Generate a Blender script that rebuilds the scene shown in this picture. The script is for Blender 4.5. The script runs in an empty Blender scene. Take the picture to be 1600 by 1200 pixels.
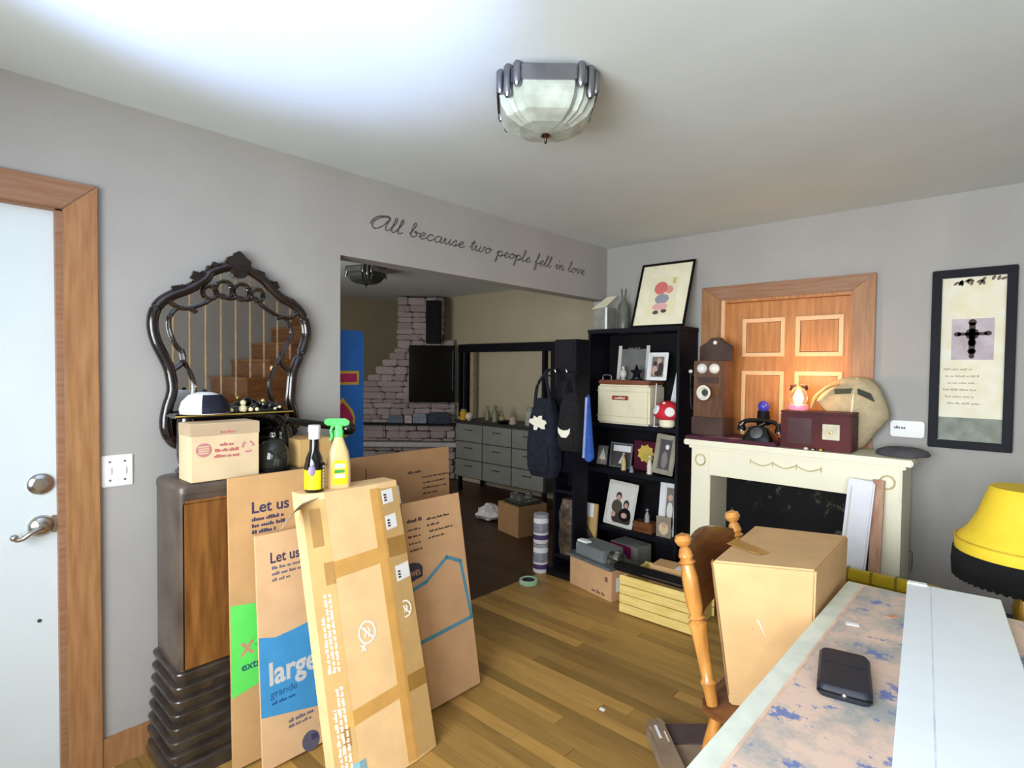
import bpy, bmesh, math, random
from mathutils import Vector, Matrix
random.seed(7)
S = bpy.context.scene
C = S.collection
R = math.radians
PI = math.pi

# ------------------------------------------------------------------ camera
CAM = Vector((2.465, 0.0, 1.49))
yaw, pitch, roll, FPX = R(42.5), R(1.6), R(0.61), 877.0
Fw = Vector((-math.sin(yaw)*math.cos(pitch), math.cos(yaw)*math.cos(pitch), -math.sin(pitch)))
Rt = Vector((math.cos(yaw), math.sin(yaw), 0)); Up = Rt.cross(Fw)
Rt2 = Rt*math.cos(roll)+Up*math.sin(roll); Up2 = Up*math.cos(roll)-Rt*math.sin(roll)
cd = bpy.data.cameras.new('camera'); cam = bpy.data.objects.new('camera', cd); C.objects.link(cam)
M = Matrix.Identity(4)
for i in range(3):
    M[i][0] = Rt2[i]; M[i][1] = Up2[i]; M[i][2] = -Fw[i]; M[i][3] = CAM[i]
cam.matrix_world = M
cd.sensor_fit = 'HORIZONTAL'; cd.sensor_width = 36; cd.lens = 36*FPX/1600; cd.clip_start = 0.02
S.camera = cam

# ------------------------------------------------------------------ world, lights, exposure
w = bpy.data.worlds.new('world'); S.world = w; w.use_nodes = True
w.node_tree.nodes['Background'].inputs[0].default_value = (0.62, 0.75, 1.0, 1)
w.node_tree.nodes['Background'].inputs[1].default_value = 0.6
S.view_settings.view_transform = 'Standard'; S.view_settings.look = 'None'
S.view_settings.gamma = 1; S.view_settings.use_curve_mapping = False
S.view_settings.exposure = 0.2

def area(name, loc, target, sx, sy, power, col):
    l = bpy.data.lights.new(name, 'AREA'); l.shape = 'RECTANGLE'; l.size = sx; l.size_y = sy; l.energy = power; l.color = col; l.spread = R(142)
    o = bpy.data.objects.new(name, l); C.objects.link(o); o.location = loc
    o.rotation_euler = (Vector(target)-Vector(loc)).to_track_quat('-Z', 'Y').to_euler(); return o
# daylight through the two windows of the wall behind the camera plus an added fill in the next room
area('window_and_fill_light', (1.75, -0.97, 1.40), (1.65, 2.0, 0.95), 1.8, 1.2, 80, (0.90, 0.96, 1.0))
area('window_and_fill_light', (3.65, -0.97, 1.40), (3.5, 2.0, 1.0), 0.9, 1.2, 34, (0.90, 0.96, 1.0))
area('window_and_fill_light', (-2.2, 0.93, 1.5), (-2.0, 4.0, 1.2), 1.2, 1.1, 22, (1.0, 0.95, 0.86))  # unseen window light added to brighten the next room
sp = bpy.data.lights.new('ceiling_patch_spot', 'SPOT'); sp.energy = 360; sp.color = (0.42, 0.54, 1.0)  # spot stands in for the unseen source of the bluish ceiling patch
sp.spot_size = R(42); sp.spot_blend = 0.4; sp.shadow_soft_size = 0.12
so = bpy.data.objects.new('ceiling_patch_spot', sp); C.objects.link(so); so.location = (1.6, -0.75, 1.2)
so.rotation_euler = (Vector((1.16, 0.30, 2.44))-Vector(so.location)).to_track_quat('-Z', 'Y').to_euler()

# ------------------------------------------------------------------ materials
def lin(c):
    return tuple(((v/255)/12.92 if v/255 <= 0.04045 else ((v/255+0.055)/1.055)**2.4) for v in c[:3])+(1,)
MATS = {}
def mat(name, col, rough=0.6, metal=0.0, var=0.12, scale=14, bump=0.0, bscale=None, stretch=(1, 1, 1), col2=None, rnd=0.0,
        trans=0.0, emit=None, spec=0.5, coat=0.0, ior=1.45, alpha=1.0, detail=3.0):
    if name in MATS: return MATS[name]
    m = bpy.data.materials.new(name); m.use_nodes = True; nt = m.node_tree; N = nt.nodes; L = nt.links
    b = N['Principled BSDF']
    tc = N.new('ShaderNodeTexCoord'); mp = N.new('ShaderNodeMapping'); mp.inputs['Scale'].default_value = stretch
    L.new(tc.outputs['Object'], mp.inputs[0])
    nz = N.new('ShaderNodeTexNoise'); nz.inputs['Scale'].default_value = scale; nz.inputs['Detail'].default_value = detail
    L.new(mp.outputs[0], nz.inputs['Vector'])
    c = lin(col); d = lin(col2) if col2 else tuple(max(0, v*(1-var*2)) for v in c[:3])+(1,)
    rp = N.new('ShaderNodeValToRGB'); rp.color_ramp.elements[0].position = 0.32; rp.color_ramp.elements[1].position = 0.68
    rp.color_ramp.elements[0].color = d
    rp.color_ramp.elements[1].color = c if col2 else tuple(min(1, v*(1+var*0.5)) for v in c[:3])+(1,)
    L.new(nz.outputs['Fac'], rp.inputs[0]); out = rp.outputs[0]
    if rnd:
        oi = N.new('ShaderNodeObjectInfo'); hs = N.new('ShaderNodeHueSaturation')
        mr = N.new('ShaderNodeMapRange'); mr.inputs[3].default_value = 1-rnd; mr.inputs[4].default_value = 1+rnd
        L.new(oi.outputs['Random'], mr.inputs[0]); L.new(mr.outputs[0], hs.inputs['Value']); L.new(out, hs.inputs['Color']); out = hs.outputs[0]
    L.new(out, b.inputs['Base Color'])
    b.inputs['Roughness'].default_value = rough; b.inputs['Metallic'].default_value = metal
    b.inputs['Specular IOR Level'].default_value = spec; b.inputs['IOR'].default_value = ior
    b.inputs['Transmission Weight'].default_value = trans; b.inputs['Coat Weight'].default_value = coat; b.inputs['Alpha'].default_value = alpha
    if emit: b.inputs['Emission Color'].default_value = lin(emit[0]); b.inputs['Emission Strength'].default_value = emit[1]
    if bump:
        n2 = N.new('ShaderNodeTexNoise'); n2.inputs['Scale'].default_value = bscale or scale*4; L.new(mp.outputs[0], n2.inputs['Vector'])
        bp = N.new('ShaderNodeBump'); bp.inputs['Strength'].default_value = bump; bp.inputs['Distance'].default_value = 0.01
        L.new(n2.outputs['Fac'], bp.inputs['Height']); L.new(bp.outputs[0], b.inputs['Normal'])
    MATS[name] = m; return m
wallp = mat('wall_paint', (166, 163, 159), 0.75, var=0.03, scale=3, bump=0.06, bscale=220)
ceilp = mat('ceiling_paint', (208, 216, 215), 0.8, var=0.02, scale=3, bump=0.05, bscale=200)
beige = mat('beige_wall_paint', (176, 166, 142), 0.8, var=0.03, scale=3, bump=0.05, bscale=200)
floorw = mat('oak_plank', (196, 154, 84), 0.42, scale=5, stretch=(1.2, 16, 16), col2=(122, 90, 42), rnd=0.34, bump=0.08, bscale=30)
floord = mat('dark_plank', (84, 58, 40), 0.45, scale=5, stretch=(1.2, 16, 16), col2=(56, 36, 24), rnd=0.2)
subfl = mat('plank_joint', (40, 28, 14), 0.9)
oak = mat('oak_trim', (172, 126, 84), 0.45, scale=6, stretch=(9, 9, 0.8), col2=(146, 102, 64), bump=0.05)
oakh = mat('oak_trim_across', (154, 118, 92), 0.45, scale=6, stretch=(0.8, 0.8, 12), col2=(140, 96, 64), bump=0.05)
doorw = mat('closet_door_wood', (196, 134, 76), 0.45, scale=6, stretch=(9, 9, 0.7), col2=(172, 110, 56), bump=0.04)
doorl = mat('door_moulding_sheen', (236, 190, 142), 0.4, var=0.05)  # reflected light on the panel mouldings put into a paler colour
white_d = mat('white_door_paint', (212, 222, 226), 0.4, var=0.02, scale=4)
nickel = mat('satin_nickel', (190, 186, 180), 0.28, metal=1.0, var=0.05)
steel = mat('brushed_steel', (150, 150, 156), 0.3, metal=1.0, var=0.1)
plastic_w = mat('white_plastic', (232, 232, 230), 0.35, var=0.02)
slot = mat('dark_slot', (60, 60, 60), 0.6)
black = mat('black_paint', (17, 16, 19), 0.6, var=0.2, spec=0.2)
navyb = mat('black_blue_paint', (16, 17, 28), 0.55, var=0.2, spec=0.2)
gloss = mat('gloss_black', (13, 13, 15), 0.12, var=0.2, coat=0.6)
carved = mat('dark_carved_wood', (36, 24, 22), 0.22, scale=22, col2=(18, 12, 12), coat=0.7, bump=0.1)
mirror = mat('mirror_glass', (212, 212, 208), 0.02, metal=1.0, var=0.01)
glass = mat('clear_glass', (240, 245, 243), 0.04, trans=0.95, var=0.01)
darkglass = mat('smoky_glass', (120, 124, 112), 0.05, trans=0.9, var=0.05)
def card(n, c, c2=None): return mat(n, c, 0.85, var=0.05, scale=9, bump=0.04, bscale=120, col2=c2)
cardA = card('cardboard_tan', (206, 164, 112)); cardB = card('cardboard_pale', (222, 184, 140)); cardC = card('cardboard_light', (244, 204, 148))
cardD = card('cardboard_brown', (200, 158, 116)); cardE = card('cardboard_dark', (166, 128, 88)); cardO = card('cardboard_olive', (204, 166, 106))
cardw = card('carton_kraft', (210, 170, 120)); cardp = card('carton_cream', (222, 198, 160))
tape = mat('packing_tape', (220, 168, 94), 0.25, var=0.05); taped = mat('brown_tape', (170, 128, 66), 0.3, var=0.06)
corr = mat('corrugated_edge', (150, 116, 76), 0.9)
paper = mat('white_paper', (236, 236, 238), 0.7, var=0.02); cream = mat('cream_paper', (240, 234, 206), 0.7, var=0.03)
ink = mat('navy_ink', (66, 62, 92), 0.8, var=0.05); inkd = mat('dark_ink', (70, 54, 44), 0.8, var=0.05); inkr = mat('red_ink', (196, 112, 112), 0.8, var=0.05)
inkw = mat('white_ink', (244, 238, 220), 0.8, var=0.02)
green = mat('green_print', (98, 226, 98), 0.75, var=0.03); blue = mat('blue_print', (66, 150, 208), 0.75, var=0.04); blued = mat('steel_blue_print', (84, 140, 160), 0.8, var=0.05)
silver = mat('silver_print', (206, 204, 200), 0.7, var=0.03); salmon = mat('salmon_print', (206, 150, 120), 0.8)
lavender = mat('grey_violet_print', (120, 112, 132), 0.8)
creamp = mat('cream_paint', (236, 232, 208), 0.45, var=0.02, scale=4)
walnut = mat('walnut_veneer', (146, 98, 50), 0.3, scale=5, stretch=(7, 7, 0.8), col2=(104, 64, 28), coat=0.3)
walnutd = mat('worn_dark_walnut', (96, 82, 70), 0.4, scale=8, col2=(66, 54, 46), coat=0.2)
bronze = mat('dark_bronze_moulding', (74, 64, 56), 0.28, scale=12, col2=(44, 38, 34), coat=0.5)
phonew = mat('telephone_oak', (112, 76, 54), 0.4, scale=8, stretch=(6, 6, 1), col2=(84, 54, 40))
phoned = mat('telephone_dark_oak', (84, 60, 52), 0.45, scale=8, col2=(62, 44, 38))
maroon = mat('maroon_lacquer', (92, 32, 34), 0.5, scale=6, col2=(68, 22, 26), spec=0.25)
plum = mat('plum_velvet', (92, 38, 58), 0.8, scale=10, col2=(70, 28, 44))
yellowf = mat('yellow_shade_cloth', (240, 208, 52), 0.7, var=0.04)
blackf = mat('black_fringe', (16, 17, 20), 0.85, var=0.3, scale=60)
maple = mat('turned_maple', (206, 146, 74), 0.28, scale=7, stretch=(6, 6, 1), col2=(172, 112, 50), coat=0.4)
mapled = mat('chair_back_wood', (128, 80, 44), 0.3, scale=7, stretch=(1, 1, 7), col2=(96, 56, 28), coat=0.4)
pine = mat('pale_pine_slat', (238, 212, 132), 0.6, scale=6, stretch=(1, 8, 8), col2=(220, 190, 108))
yellowp = mat('yellow_plastic', (206, 178, 36), 0.4, var=0.06)
navyf = mat('navy_fabric', (22, 26, 44), 0.85, var=0.3, scale=30, bump=0.2)
blackfab = mat('black_fabric', (22, 22, 26), 0.9, var=0.3, scale=30, bump=0.2)
bluef = mat('blue_fabric', (50, 92, 180), 0.8, var=0.15, scale=20)
stone = mat('whitewashed_stone', (196, 184, 186), 0.9, scale=12, col2=(160, 144, 146), rnd=0.14, bump=0.5, bscale=30)
mortar = mat('stone_mortar', (112, 100, 100), 0.95)
greyp = mat('grey_dresser_paint', (124, 126, 122), 0.55, var=0.06, scale=6)
tin = mat('grey_metal_tin', (120, 126, 126), 0.45, metal=0.4, var=0.1)
gold = mat('gold_metal', (222, 190, 96), 0.3, metal=0.8, var=0.1)
khaki = mat('khaki_canvas', (186, 170, 136), 0.85, var=0.08, scale=30, bump=0.15); olive = mat('dark_olive_cloth', (66, 70, 58), 0.85)
red = mat('red_plush', (206, 36, 52), 0.7, var=0.06)
skin = mat('photo_flesh', (206, 166, 146), 0.6, var=0.05); hair = mat('photo_dark_brown', (58, 44, 40), 0.6); photog = mat('photo_grey', (128, 124, 120), 0.6)
photow = mat('photo_pale', (226, 222, 216), 0.5, var=0.03)

def two_tone(name, colA, colB, colC, scaleA, scaleB, th):
    m = bpy.data.materials.new(name); m.use_nodes = True; nt = m.node_tree; N = nt.nodes; L = nt.links; b = N['Principled BSDF']
    tc = N.new('ShaderNodeTexCoord')
    n1 = N.new('ShaderNodeTexNoise'); n1.inputs['Scale'].default_value = scaleA; n1.inputs['Detail'].default_value = 6; n1.inputs['Roughness'].default_value = 0.7
    n2 = N.new('ShaderNodeTexNoise'); n2.inputs['Scale'].default_value = scaleB; n2.inputs['Detail'].default_value = 5; n2.inputs['Roughness'].default_value = 0.75
    L.new(tc.outputs['Object'], n1.inputs[0]); L.new(tc.outputs['Object'], n2.inputs[0])
    r1 = N.new('ShaderNodeValToRGB'); r1.color_ramp.elements[0].position = 0.40; r1.color_ramp.elements[1].position = 0.56
    r1.color_ramp.elements[0].color = lin(colB); r1.color_ramp.elements[1].color = lin(colA)
    r2 = N.new('ShaderNodeValToRGB'); r2.color_ramp.elements[0].position = th; r2.color_ramp.elements[1].position = th+0.05
    L.new(n1.outputs[0], r1.inputs[0]); L.new(n2.outputs[0], r2.inputs[0])
    mx = N.new('ShaderNodeMixRGB'); mx.inputs[2].default_value = lin(colC)
    L.new(r2.outputs[0], mx.inputs[0]); L.new(r1.outputs[0], mx.inputs[1]); L.new(mx.outputs[0], b.inputs['Base Color'])
    b.inputs['Roughness'].default_value = 0.5; b.inputs['Specular IOR Level'].default_value = 0.15 if th < 0.59 and colA[0] < 30 else 0.4; return m
floral = two_tone('floral_oilcloth', (218, 190, 172), (158, 160, 158), (108, 124, 172), 5, 13, 0.575)
marbleb = two_tone('dark_marbled_insert', (9, 9, 12), (12, 13, 16), (86, 84, 66), 4, 9, 0.585)
camo = two_tone('brown_camouflage', (92, 74, 56), (46, 38, 32), (130, 112, 88), 9, 14, 0.58)

# ------------------------------------------------------------------ mesh helpers
def cat_rom(pts, n=6, closed=False):
    pts = [Vector(p) for p in pts]; out = []; k = len(pts)
    for i in range(k if closed else k-1):
        g = (lambda j: pts[j % k]) if closed else (lambda j: pts[max(0, min(k-1, j))])
        a, b, c, d = g(i-1), g(i), g(i+1), g(i+2)
        for s in range(n):
            t = s/n
            out.append(0.5*((2*b)+(c-a)*t+(2*a-5*b+4*c-d)*t*t+(3*b-a-3*c+d)*t**3))
    if not closed: out.append(pts[-1])
    return out
class MB:
    def __init__(s): s.v = []; s.f = []
    def add(s, vs, fs):
        o = len(s.v); s.v += [tuple(v) for v in vs]; s.f += [tuple(i+o for i in f) for f in fs]; return s
    def box(s, x0, x1, y0, y1, z0, z1, m=None):
        vs = [Vector((x, y, z)) for z in (z0, z1) for y in (y0, y1) for x in (x0, x1)]
        if m: vs = [m @ v for v in vs]
        return s.add(vs, [(0, 2, 3, 1), (4, 5, 7, 6), (0, 1, 5, 4), (2, 6, 7, 3), (0, 4, 6, 2), (1, 3, 7, 5)])
    def prism(s, base, ext):
        n = len(base); e = Vector(ext); b = [Vector(p) for p in base]
        return s.add(b+[p+e for p in b], [tuple(range(n))[::-1], tuple(range(n, 2*n))]+[(i, (i+1) % n, n+(i+1) % n, n+i) for i in range(n)])
    def lathe(s, prof, n=20, c=(0, 0, 0), m=None, sx=1, sy=1, cap=True):
        vs = []
        for r, z in prof:
            for i in range(n):
                a = 2*PI*i/n; vs.append(Vector((r*math.cos(a)*sx, r*math.sin(a)*sy, z)))
        if m: vs = [m @ v for v in vs]
        vs = [v+Vector(c) for v in vs]
        fs = [(j*n+i, j*n+(i+1) % n, (j+1)*n+(i+1) % n, (j+1)*n+i) for j in range(len(prof)-1) for i in range(n)]
        if cap: fs += [tuple(range(n))[::-1], tuple(range((len(prof)-1)*n, len(prof)*n))]
        return s.add(vs, fs)
    def tube(s, pts, r, n=8, closed=False, flat=None):
        pts = [Vector(p) for p in pts]; k = len(pts); vs = []
        for i, p in enumerate(pts):
            a = pts[(i-1) % k] if closed else pts[max(0, i-1)]; b = pts[(i+1) % k] if closed else pts[min(k-1, i+1)]
            t = (b-a).normalized() if (b-a).length > 1e-9 else Vector((0, 0, 1))
            ref = Vector(flat) if flat else (Vector((0, 0, 1)) if abs(t.z) < 0.9 else Vector((1, 0, 0)))
            u = t.cross(ref).normalized(); v = u.cross(t).normalized(); rr = r[i] if isinstance(r, (list, tuple)) else r
            for j in range(n):
                an = 2*PI*j/n; vs.append(p+u*rr*math.cos(an)+v*rr*math.sin(an))
        fs = []
        for i in range(k if closed else k-1):
            for j in range(n): fs.append((i*n+j, i*n+(j+1) % n, ((i+1) % k)*n+(j+1) % n, ((i+1) % k)*n+j))
        if not closed: fs += [tuple(range(n))[::-1], tuple(range((k-1)*n, k*n))]
        return s.add(vs, fs)
    def build(s, name, m, parent=None, smooth=False, bevel=0.0, loc=None, seg=2):
        me = bpy.data.meshes.new(name); me.from_pydata(s.v, [], s.f)
        bm = bmesh.new(); bm.from_mesh(me); bmesh.ops.recalc_face_normals(bm, faces=bm.faces)
        if bevel:
            ed = [e for e in bm.edges if len(e.link_faces) == 2 and e.calc_face_angle(0) > 0.5]
            bmesh.ops.bevel(bm, geom=ed, offset=bevel, segments=seg, affect='EDGES', clamp_overlap=True)
        bm.to_mesh(me); bm.free()
        me.materials.append(m)
        if smooth:
            me.polygons.foreach_set('use_smooth', [True]*len(me.polygons))
            try: me.set_sharp_from_angle(angle=R(40))
            except Exception: pass
        o = bpy.data.objects.new(name, me); C.objects.link(o)
        if parent: o.parent = parent
        if loc: o.location = loc
        return o
def tag(o, label, cat, group=None):
    o['label'] = label; o['category'] = cat
    if group: o['group'] = group
    return o
def thing(name, label, cat, loc=(0, 0, 0), rz=0, group=None):
    o = bpy.data.objects.new(name, None); C.objects.link(o); o.location = loc; o.rotation_euler = (0, 0, rz); o.empty_display_size = 0.05
    return tag(o, label, cat, group)
def framed(name, label, cat, org, xd, yd, group=None):
    o = thing(name, label, cat, group=group); x = Vector(xd).normalized(); y = Vector(yd); y = (y-x*x.dot(y)).normalized(); z = x.cross(y)
    m = Matrix.Identity(4)
    for i in range(3): m[i][0] = x[i]; m[i][1] = y[i]; m[i][2] = z[i]; m[i][3] = org[i]
    o.matrix_world = m; return o
def struct(o): o['kind'] = 'structure'; return o
def bx(x0, x1, y0, y1, z0, z1): return MB().box(x0, x1, y0, y1, z0, z1)
def lathe(prof, **k): return MB().lathe(prof, **k)
def sphere_prof(r, z0=0, n=8, sq=1.0, a0=-PI/2, a1=PI/2): return [(max(1e-4, r*math.cos(a0+(a1-a0)*i/n)), z0+sq*r*math.sin(a0+(a1-a0)*i/n)) for i in range(n+1)]
def text(s, size, m, parent, x, y, z, name='printed_text', ang=0.0, sx=1.0, bold=0.0, align='LEFT', xf=None):
    cu = bpy.data.curves.new('t', 'FONT'); cu.body = s; cu.size = size; cu.extrude = 0.0004; cu.offset = bold; cu.align_x = align; cu.resolution_u = 3
    ob = bpy.data.objects.new('t', cu); C.objects.link(ob); bpy.context.view_layer.update()
    me = bpy.data.meshes.new_from_object(ob.evaluated_get(bpy.context.evaluated_depsgraph_get()))
    C.objects.unlink(ob); bpy.data.objects.remove(ob)
    mm = Matrix.Translation((x, y, z)) @ Matrix.Rotation(ang, 4, 'Z') @ Matrix.Diagonal((sx, 1, 1, 1))
    if xf: mm = xf @ mm
    me.transform(mm); me.materials.clear(); me.materials.append(m)
    o = bpy.data.objects.new(name, me); C.objects.link(o); o.parent = parent; return o
def scribble(mb, x, y, wd, h, z, ang=0.0, t=0.0006, seed=0, gap=0.25, xf=None):
    """one line of small unreadable print as word-length dashes with uneven tops"""
    rg = random.Random(seed); u = 0.0; rot = Matrix.Translation((x, y, z)) @ Matrix.Rotation(ang, 4, 'Z')
    if xf: rot = xf @ rot
    while u < wd:
        l = h*rg.uniform(1.2, 3.6); l = min(l, wd-u); k = max(1, int(l/(h*0.55)))
        for i in range(k):
            a = u+l*i/k; mb.box(a, a+l/k*0.82, 0, h*rg.choice((0.62, 0.68, 1.0)), 0, t, m=rot)
        u += l+h*gap*2
    return mb
XZ = Matrix(((1, 0, 0, 0), (0, 0, -1, 0), (0, 1, 0, 0), (0, 0, 0, 1)))        # local xy picture plane -> faces -y, up = z
YZ = Matrix(((0, 0, 1, 0), (1, 0, 0, 0), (0, 1, 0, 0), (0, 0, 0, 1)))         # faces +x, width along +y

# ------------------------------------------------------------------ the setting
H, D = 2.44, 3.79
fl = struct(bx(-0.12, 4.5, -1.0, D, -0.06, -0.012).build('floor', subfl))
pl_me = bx(0.0008, 0.9992, 0.01, 0.99, 0, 1).build('plank', floorw); C.objects.unlink(pl_me); pm = pl_me.data; bpy.data.objects.remove(pl_me)
def planks(parent, m, x0, x1, y0, y1, wd, lo, hi):
    pmm = pm.copy(); pmm.materials.clear(); pmm.materials.append(m); y = y0; n = 0
    while y < y1-1e-4:
        x = x0; first = True
        while x < x1-1e-4:
            l = random.uniform(lo, hi)*(random.random()*0.8+0.2 if first else 1); first = False
            if x1-(x+l) < 0.35: l = x1-x
            o = bpy.data.objects.new('plank', pmm); C.objects.link(o); o.parent = parent
            o.location = (x, y, -0.012); o.scale = (l, min(wd, y1-y), 0.012+random.uniform(-0.0006, 0)); x += l; n += 1
        y += wd
    return n
planks(fl, floorw, -0.12, 4.5, -1.0, D, 0.066, 1.2, 2.6)
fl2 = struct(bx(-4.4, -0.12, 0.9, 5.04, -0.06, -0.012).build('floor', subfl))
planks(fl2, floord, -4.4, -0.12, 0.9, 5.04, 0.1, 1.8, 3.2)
struct(bx(-0.12, 4.5, -1.1, D+0.12, H, H+0.1).build('ceiling', ceilp))
struct(bx(-4.5, -0.12, 0.8, 5.14, H, H+0.1).build('ceiling', ceilp))
wl = MB(); wl.box(-0.12, 0, 0.386, 1.45, 0, H); wl.box(-0.12, 0, 1.45, D, 2.03, H); wl.box(-0.12, 0, -0.55, 0.386, 2.03, H); wl.box(-0.12, 0, -1.0, -0.55, 0, H)
struct(wl.build('wall_left', wallp))
wb = MB(); wb.box(-0.12, 0.92, D, D+0.12, 0, H); wb.box(0.92, 1.70, D, D+0.12, 1.965, H); wb.box(1.70, 4.6, D, D+0.12, 0, H)
struct(wb.build('wall_back', wallp))
struct(bx(4.5, 4.6, -1.0, D, 0, H).build('wall_right', wallp))
wr = MB(); wr.box(-0.12, 4.6, -1.1, -1.0, 0, 0.75); wr.box(-0.12, 4.6, -1.1, -1.0, 2.05, H)
for a, b in ((-0.12, 0.8), (2.7, 3.15), (4.15, 4.6)): wr.box(a, b, -1.1, -1.0, 0.75, 2.05)
struct(wr.build('wall_front', wallp))
struct(bx(-4.5, 0.0, 5.04, 5.14, 0, H).build('wall_next_room_back', beige))
struct(bx(-4.5, -4.4, 0.9, 5.04, 0, H).build('wall_next_room_left', beige))
struct(bx(-0.12, 0.0, D+0.12, 5.04, 0, H).build('wall_next_room_right', beige))
wn = MB(); wn.box(-4.5, -2.85, 0.8, 0.9, 0, H); wn.box(-1.55, -0.12, 0.8, 0.9, 0, H); wn.box(-2.85, -1.55, 0.8, 0.9, 0, 0.9); wn.box(-2.85, -1.55, 0.8, 0.9, 2.1, H)
struct(wn.build('wall_next_room_front', beige))
for n, x0, x1, yy in ((1, 0.8, 2.7, -1.05), (2, 3.15, 4.15, -1.05), (3, -2.85, -1.55, 0.85)):  # the last, unseen one belongs to the fill added in the next room
    z0, z9 = (0.75, 2.05) if yy < 0 else (0.9, 2.1)
    f = MB(); t = 0.05
    f.box(x0, x1, yy-0.03, yy+0.03, z0, z0+t); f.box(x0, x1, yy-0.03, yy+0.03, z9-t, z9); f.box(x0, x0+t, yy-0.03, yy+0.03, z0+t, z9-t); f.box(x1-t, x1, yy-0.03, yy+0.03, z0+t, z9-t)
    wo = struct(f.build('window_%d' % n, plastic_w)); bx(x0+t, x1-t, yy-0.008, yy-0.002, z0+t, z9-t).build('pane', glass, wo)
# baseboards
struct(bx(0, 0.014, 0.485, 0.66, 0, 0.115).build('baseboard_left', oak)); struct(bx(2.02, 4.5, D-0.014, D, 0, 0.10).build('baseboard_back', oak))
# front door
dr = struct(bx(-0.075, -0.03, -0.53, 0.366, 0.005, 2.015).build('door_1', white_d))
tr = MB(); tr.prism([(0, 0.386, 0), (0, 0.484, 0), (0, 0.484, 2.118), (0, 0.386, 2.02)], (0.02, 0, 0)); tr.build('casing_side', oak, dr, bevel=0.003)
tr = MB(); tr.prism([(0, 0.386, 2.0205), (0, 0.484, 2.1185), (0, -0.65, 2.1185), (0, -0.55, 2.0205)], (0.02, 0, 0)); tr.build('casing_head', oakh, dr, bevel=0.003)
bx(-0.12, 0.0, 0.366, 0.386, 0, 2.02).build('jamb', oakh, dr); bx(-0.12, 0.0, -0.55, 0.386, 2.015, 2.035).build('head_jamb', oakh, dr)
bx(-0.045, -0.028, 0.352, 0.366, 0.9, 0.96).build('latch_plate', nickel, dr)
rx90 = Matrix.Rotation(PI/2, 4, 'Y')
lathe([(0.036, 0), (0.036, 0.008), (0.03, 0.014), (0.024, 0.016), (0.02, 0.02), (0.0001, 0.021)], n=24, c=(-0.03, 0.322, 1.075), m=rx90).build('deadbolt', nickel, dr, smooth=True)
hd = lathe([(0.036, 0), (0.036, 0.006), (0.028, 0.016), (0.014, 0.02), (0.013, 0.045), (0.0001, 0.046)], n=24, c=(-0.03, 0.322, 0.93), m=rx90).build('door_handle', nickel, dr, smooth=True)
MB().tube(cat_rom([(0.012, 0.322, 0.93), (0.02, 0.31, 0.929), (0.022, 0.29, 0.92), (0.02, 0.27, 0.906), (0.018, 0.255, 0.904), (0.016, 0.248, 0.912)]), 0.008, n=10).build('lever', nickel, hd, smooth=True)
lathe(sphere_prof(0.012), n=12, c=(0.016, 0.248, 0.912)).build('lever_tip', nickel, hd, smooth=True)
lathe([(0.006, 0), (0.006, 0.003), (0.0001, 0.004)], n=12, c=(-0.03, 0.315, 0.60), m=rx90).build('peg_hole', slot, dr)
# closet door in the back wall
cdz = 1.945
d2 = struct(MB().box(0.945, 1.69, D+0.035, D+0.07, 0.01, cdz).build('door_2', doorw))
c2 = MB(); c2.prism([(0.79, D, 0), (0.92, D, 0), (0.92, D, 1.965), (0.79, D, 2.06)], (0, -0.022, 0)); c2.build('casing_side', oak, d2, bevel=0.004)
c2 = MB(); c2.prism([(1.70, D, 0), (1.82, D, 0), (1.82, D, 2.06), (1.70, D, 1.965)], (0, -0.022, 0)); c2.build('casing_side', oak, d2, bevel=0.004)
c2 = MB(); c2.prism([(0.79, D, 2.0605), (0.92, D, 1.9655), (1.70, D, 1.9655), (1.82, D, 2.0605)], (0, -0.022, 0)); c2.build('casing_head', oakh, d2, bevel=0.004)
bx(0.92, 0.943, D, D+0.12, 0, 1.965).build('jamb', doorl, d2); bx(1.692, 1.70, D, D+0.12, 0, 1.965).build('jamb', doorw, d2); bx(0.943, 1.692, D, D+0.12, cdz+0.002, 1.965).build('head_jamb', doorw, d2)
for (x0, x1) in ((1.055, 1.322), (1.385, 1.652)):
    for (z0, z1) in ((1.585, 1.835), (0.95, 1.49), (0.2, 0.8)):
        yb = D+0.035; t = 0.026
        o = MB(); o.prism([(x0+t, yb, z0+t), (x1-t, yb, z0+t), (x1-t, yb, z1-t), (x0+t, yb, z1-t)], (0, -0.006, 0)); o.build('panel', doorw, d2, bevel=0.004)
        fr = MB(); q = [(x0, z0), (x1, z0), (x1, z1), (x0, z1)]; qi = [(x0+t, z0+t), (x1-t, z0+t), (x1-t, z1-t), (x0+t, z1-t)]
        for i in range(4):
            j = (i+1) % 4; fr.prism([(q[i][0], yb, q[i][1]), (q[j][0], yb, q[j][1]), (qi[j][0], yb, qi[j][1]), (qi[i][0], yb, qi[i][1])], (0, -0.011, 0))
        fr.build('panel_moulding', doorl, d2, bevel=0.003)
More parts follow.
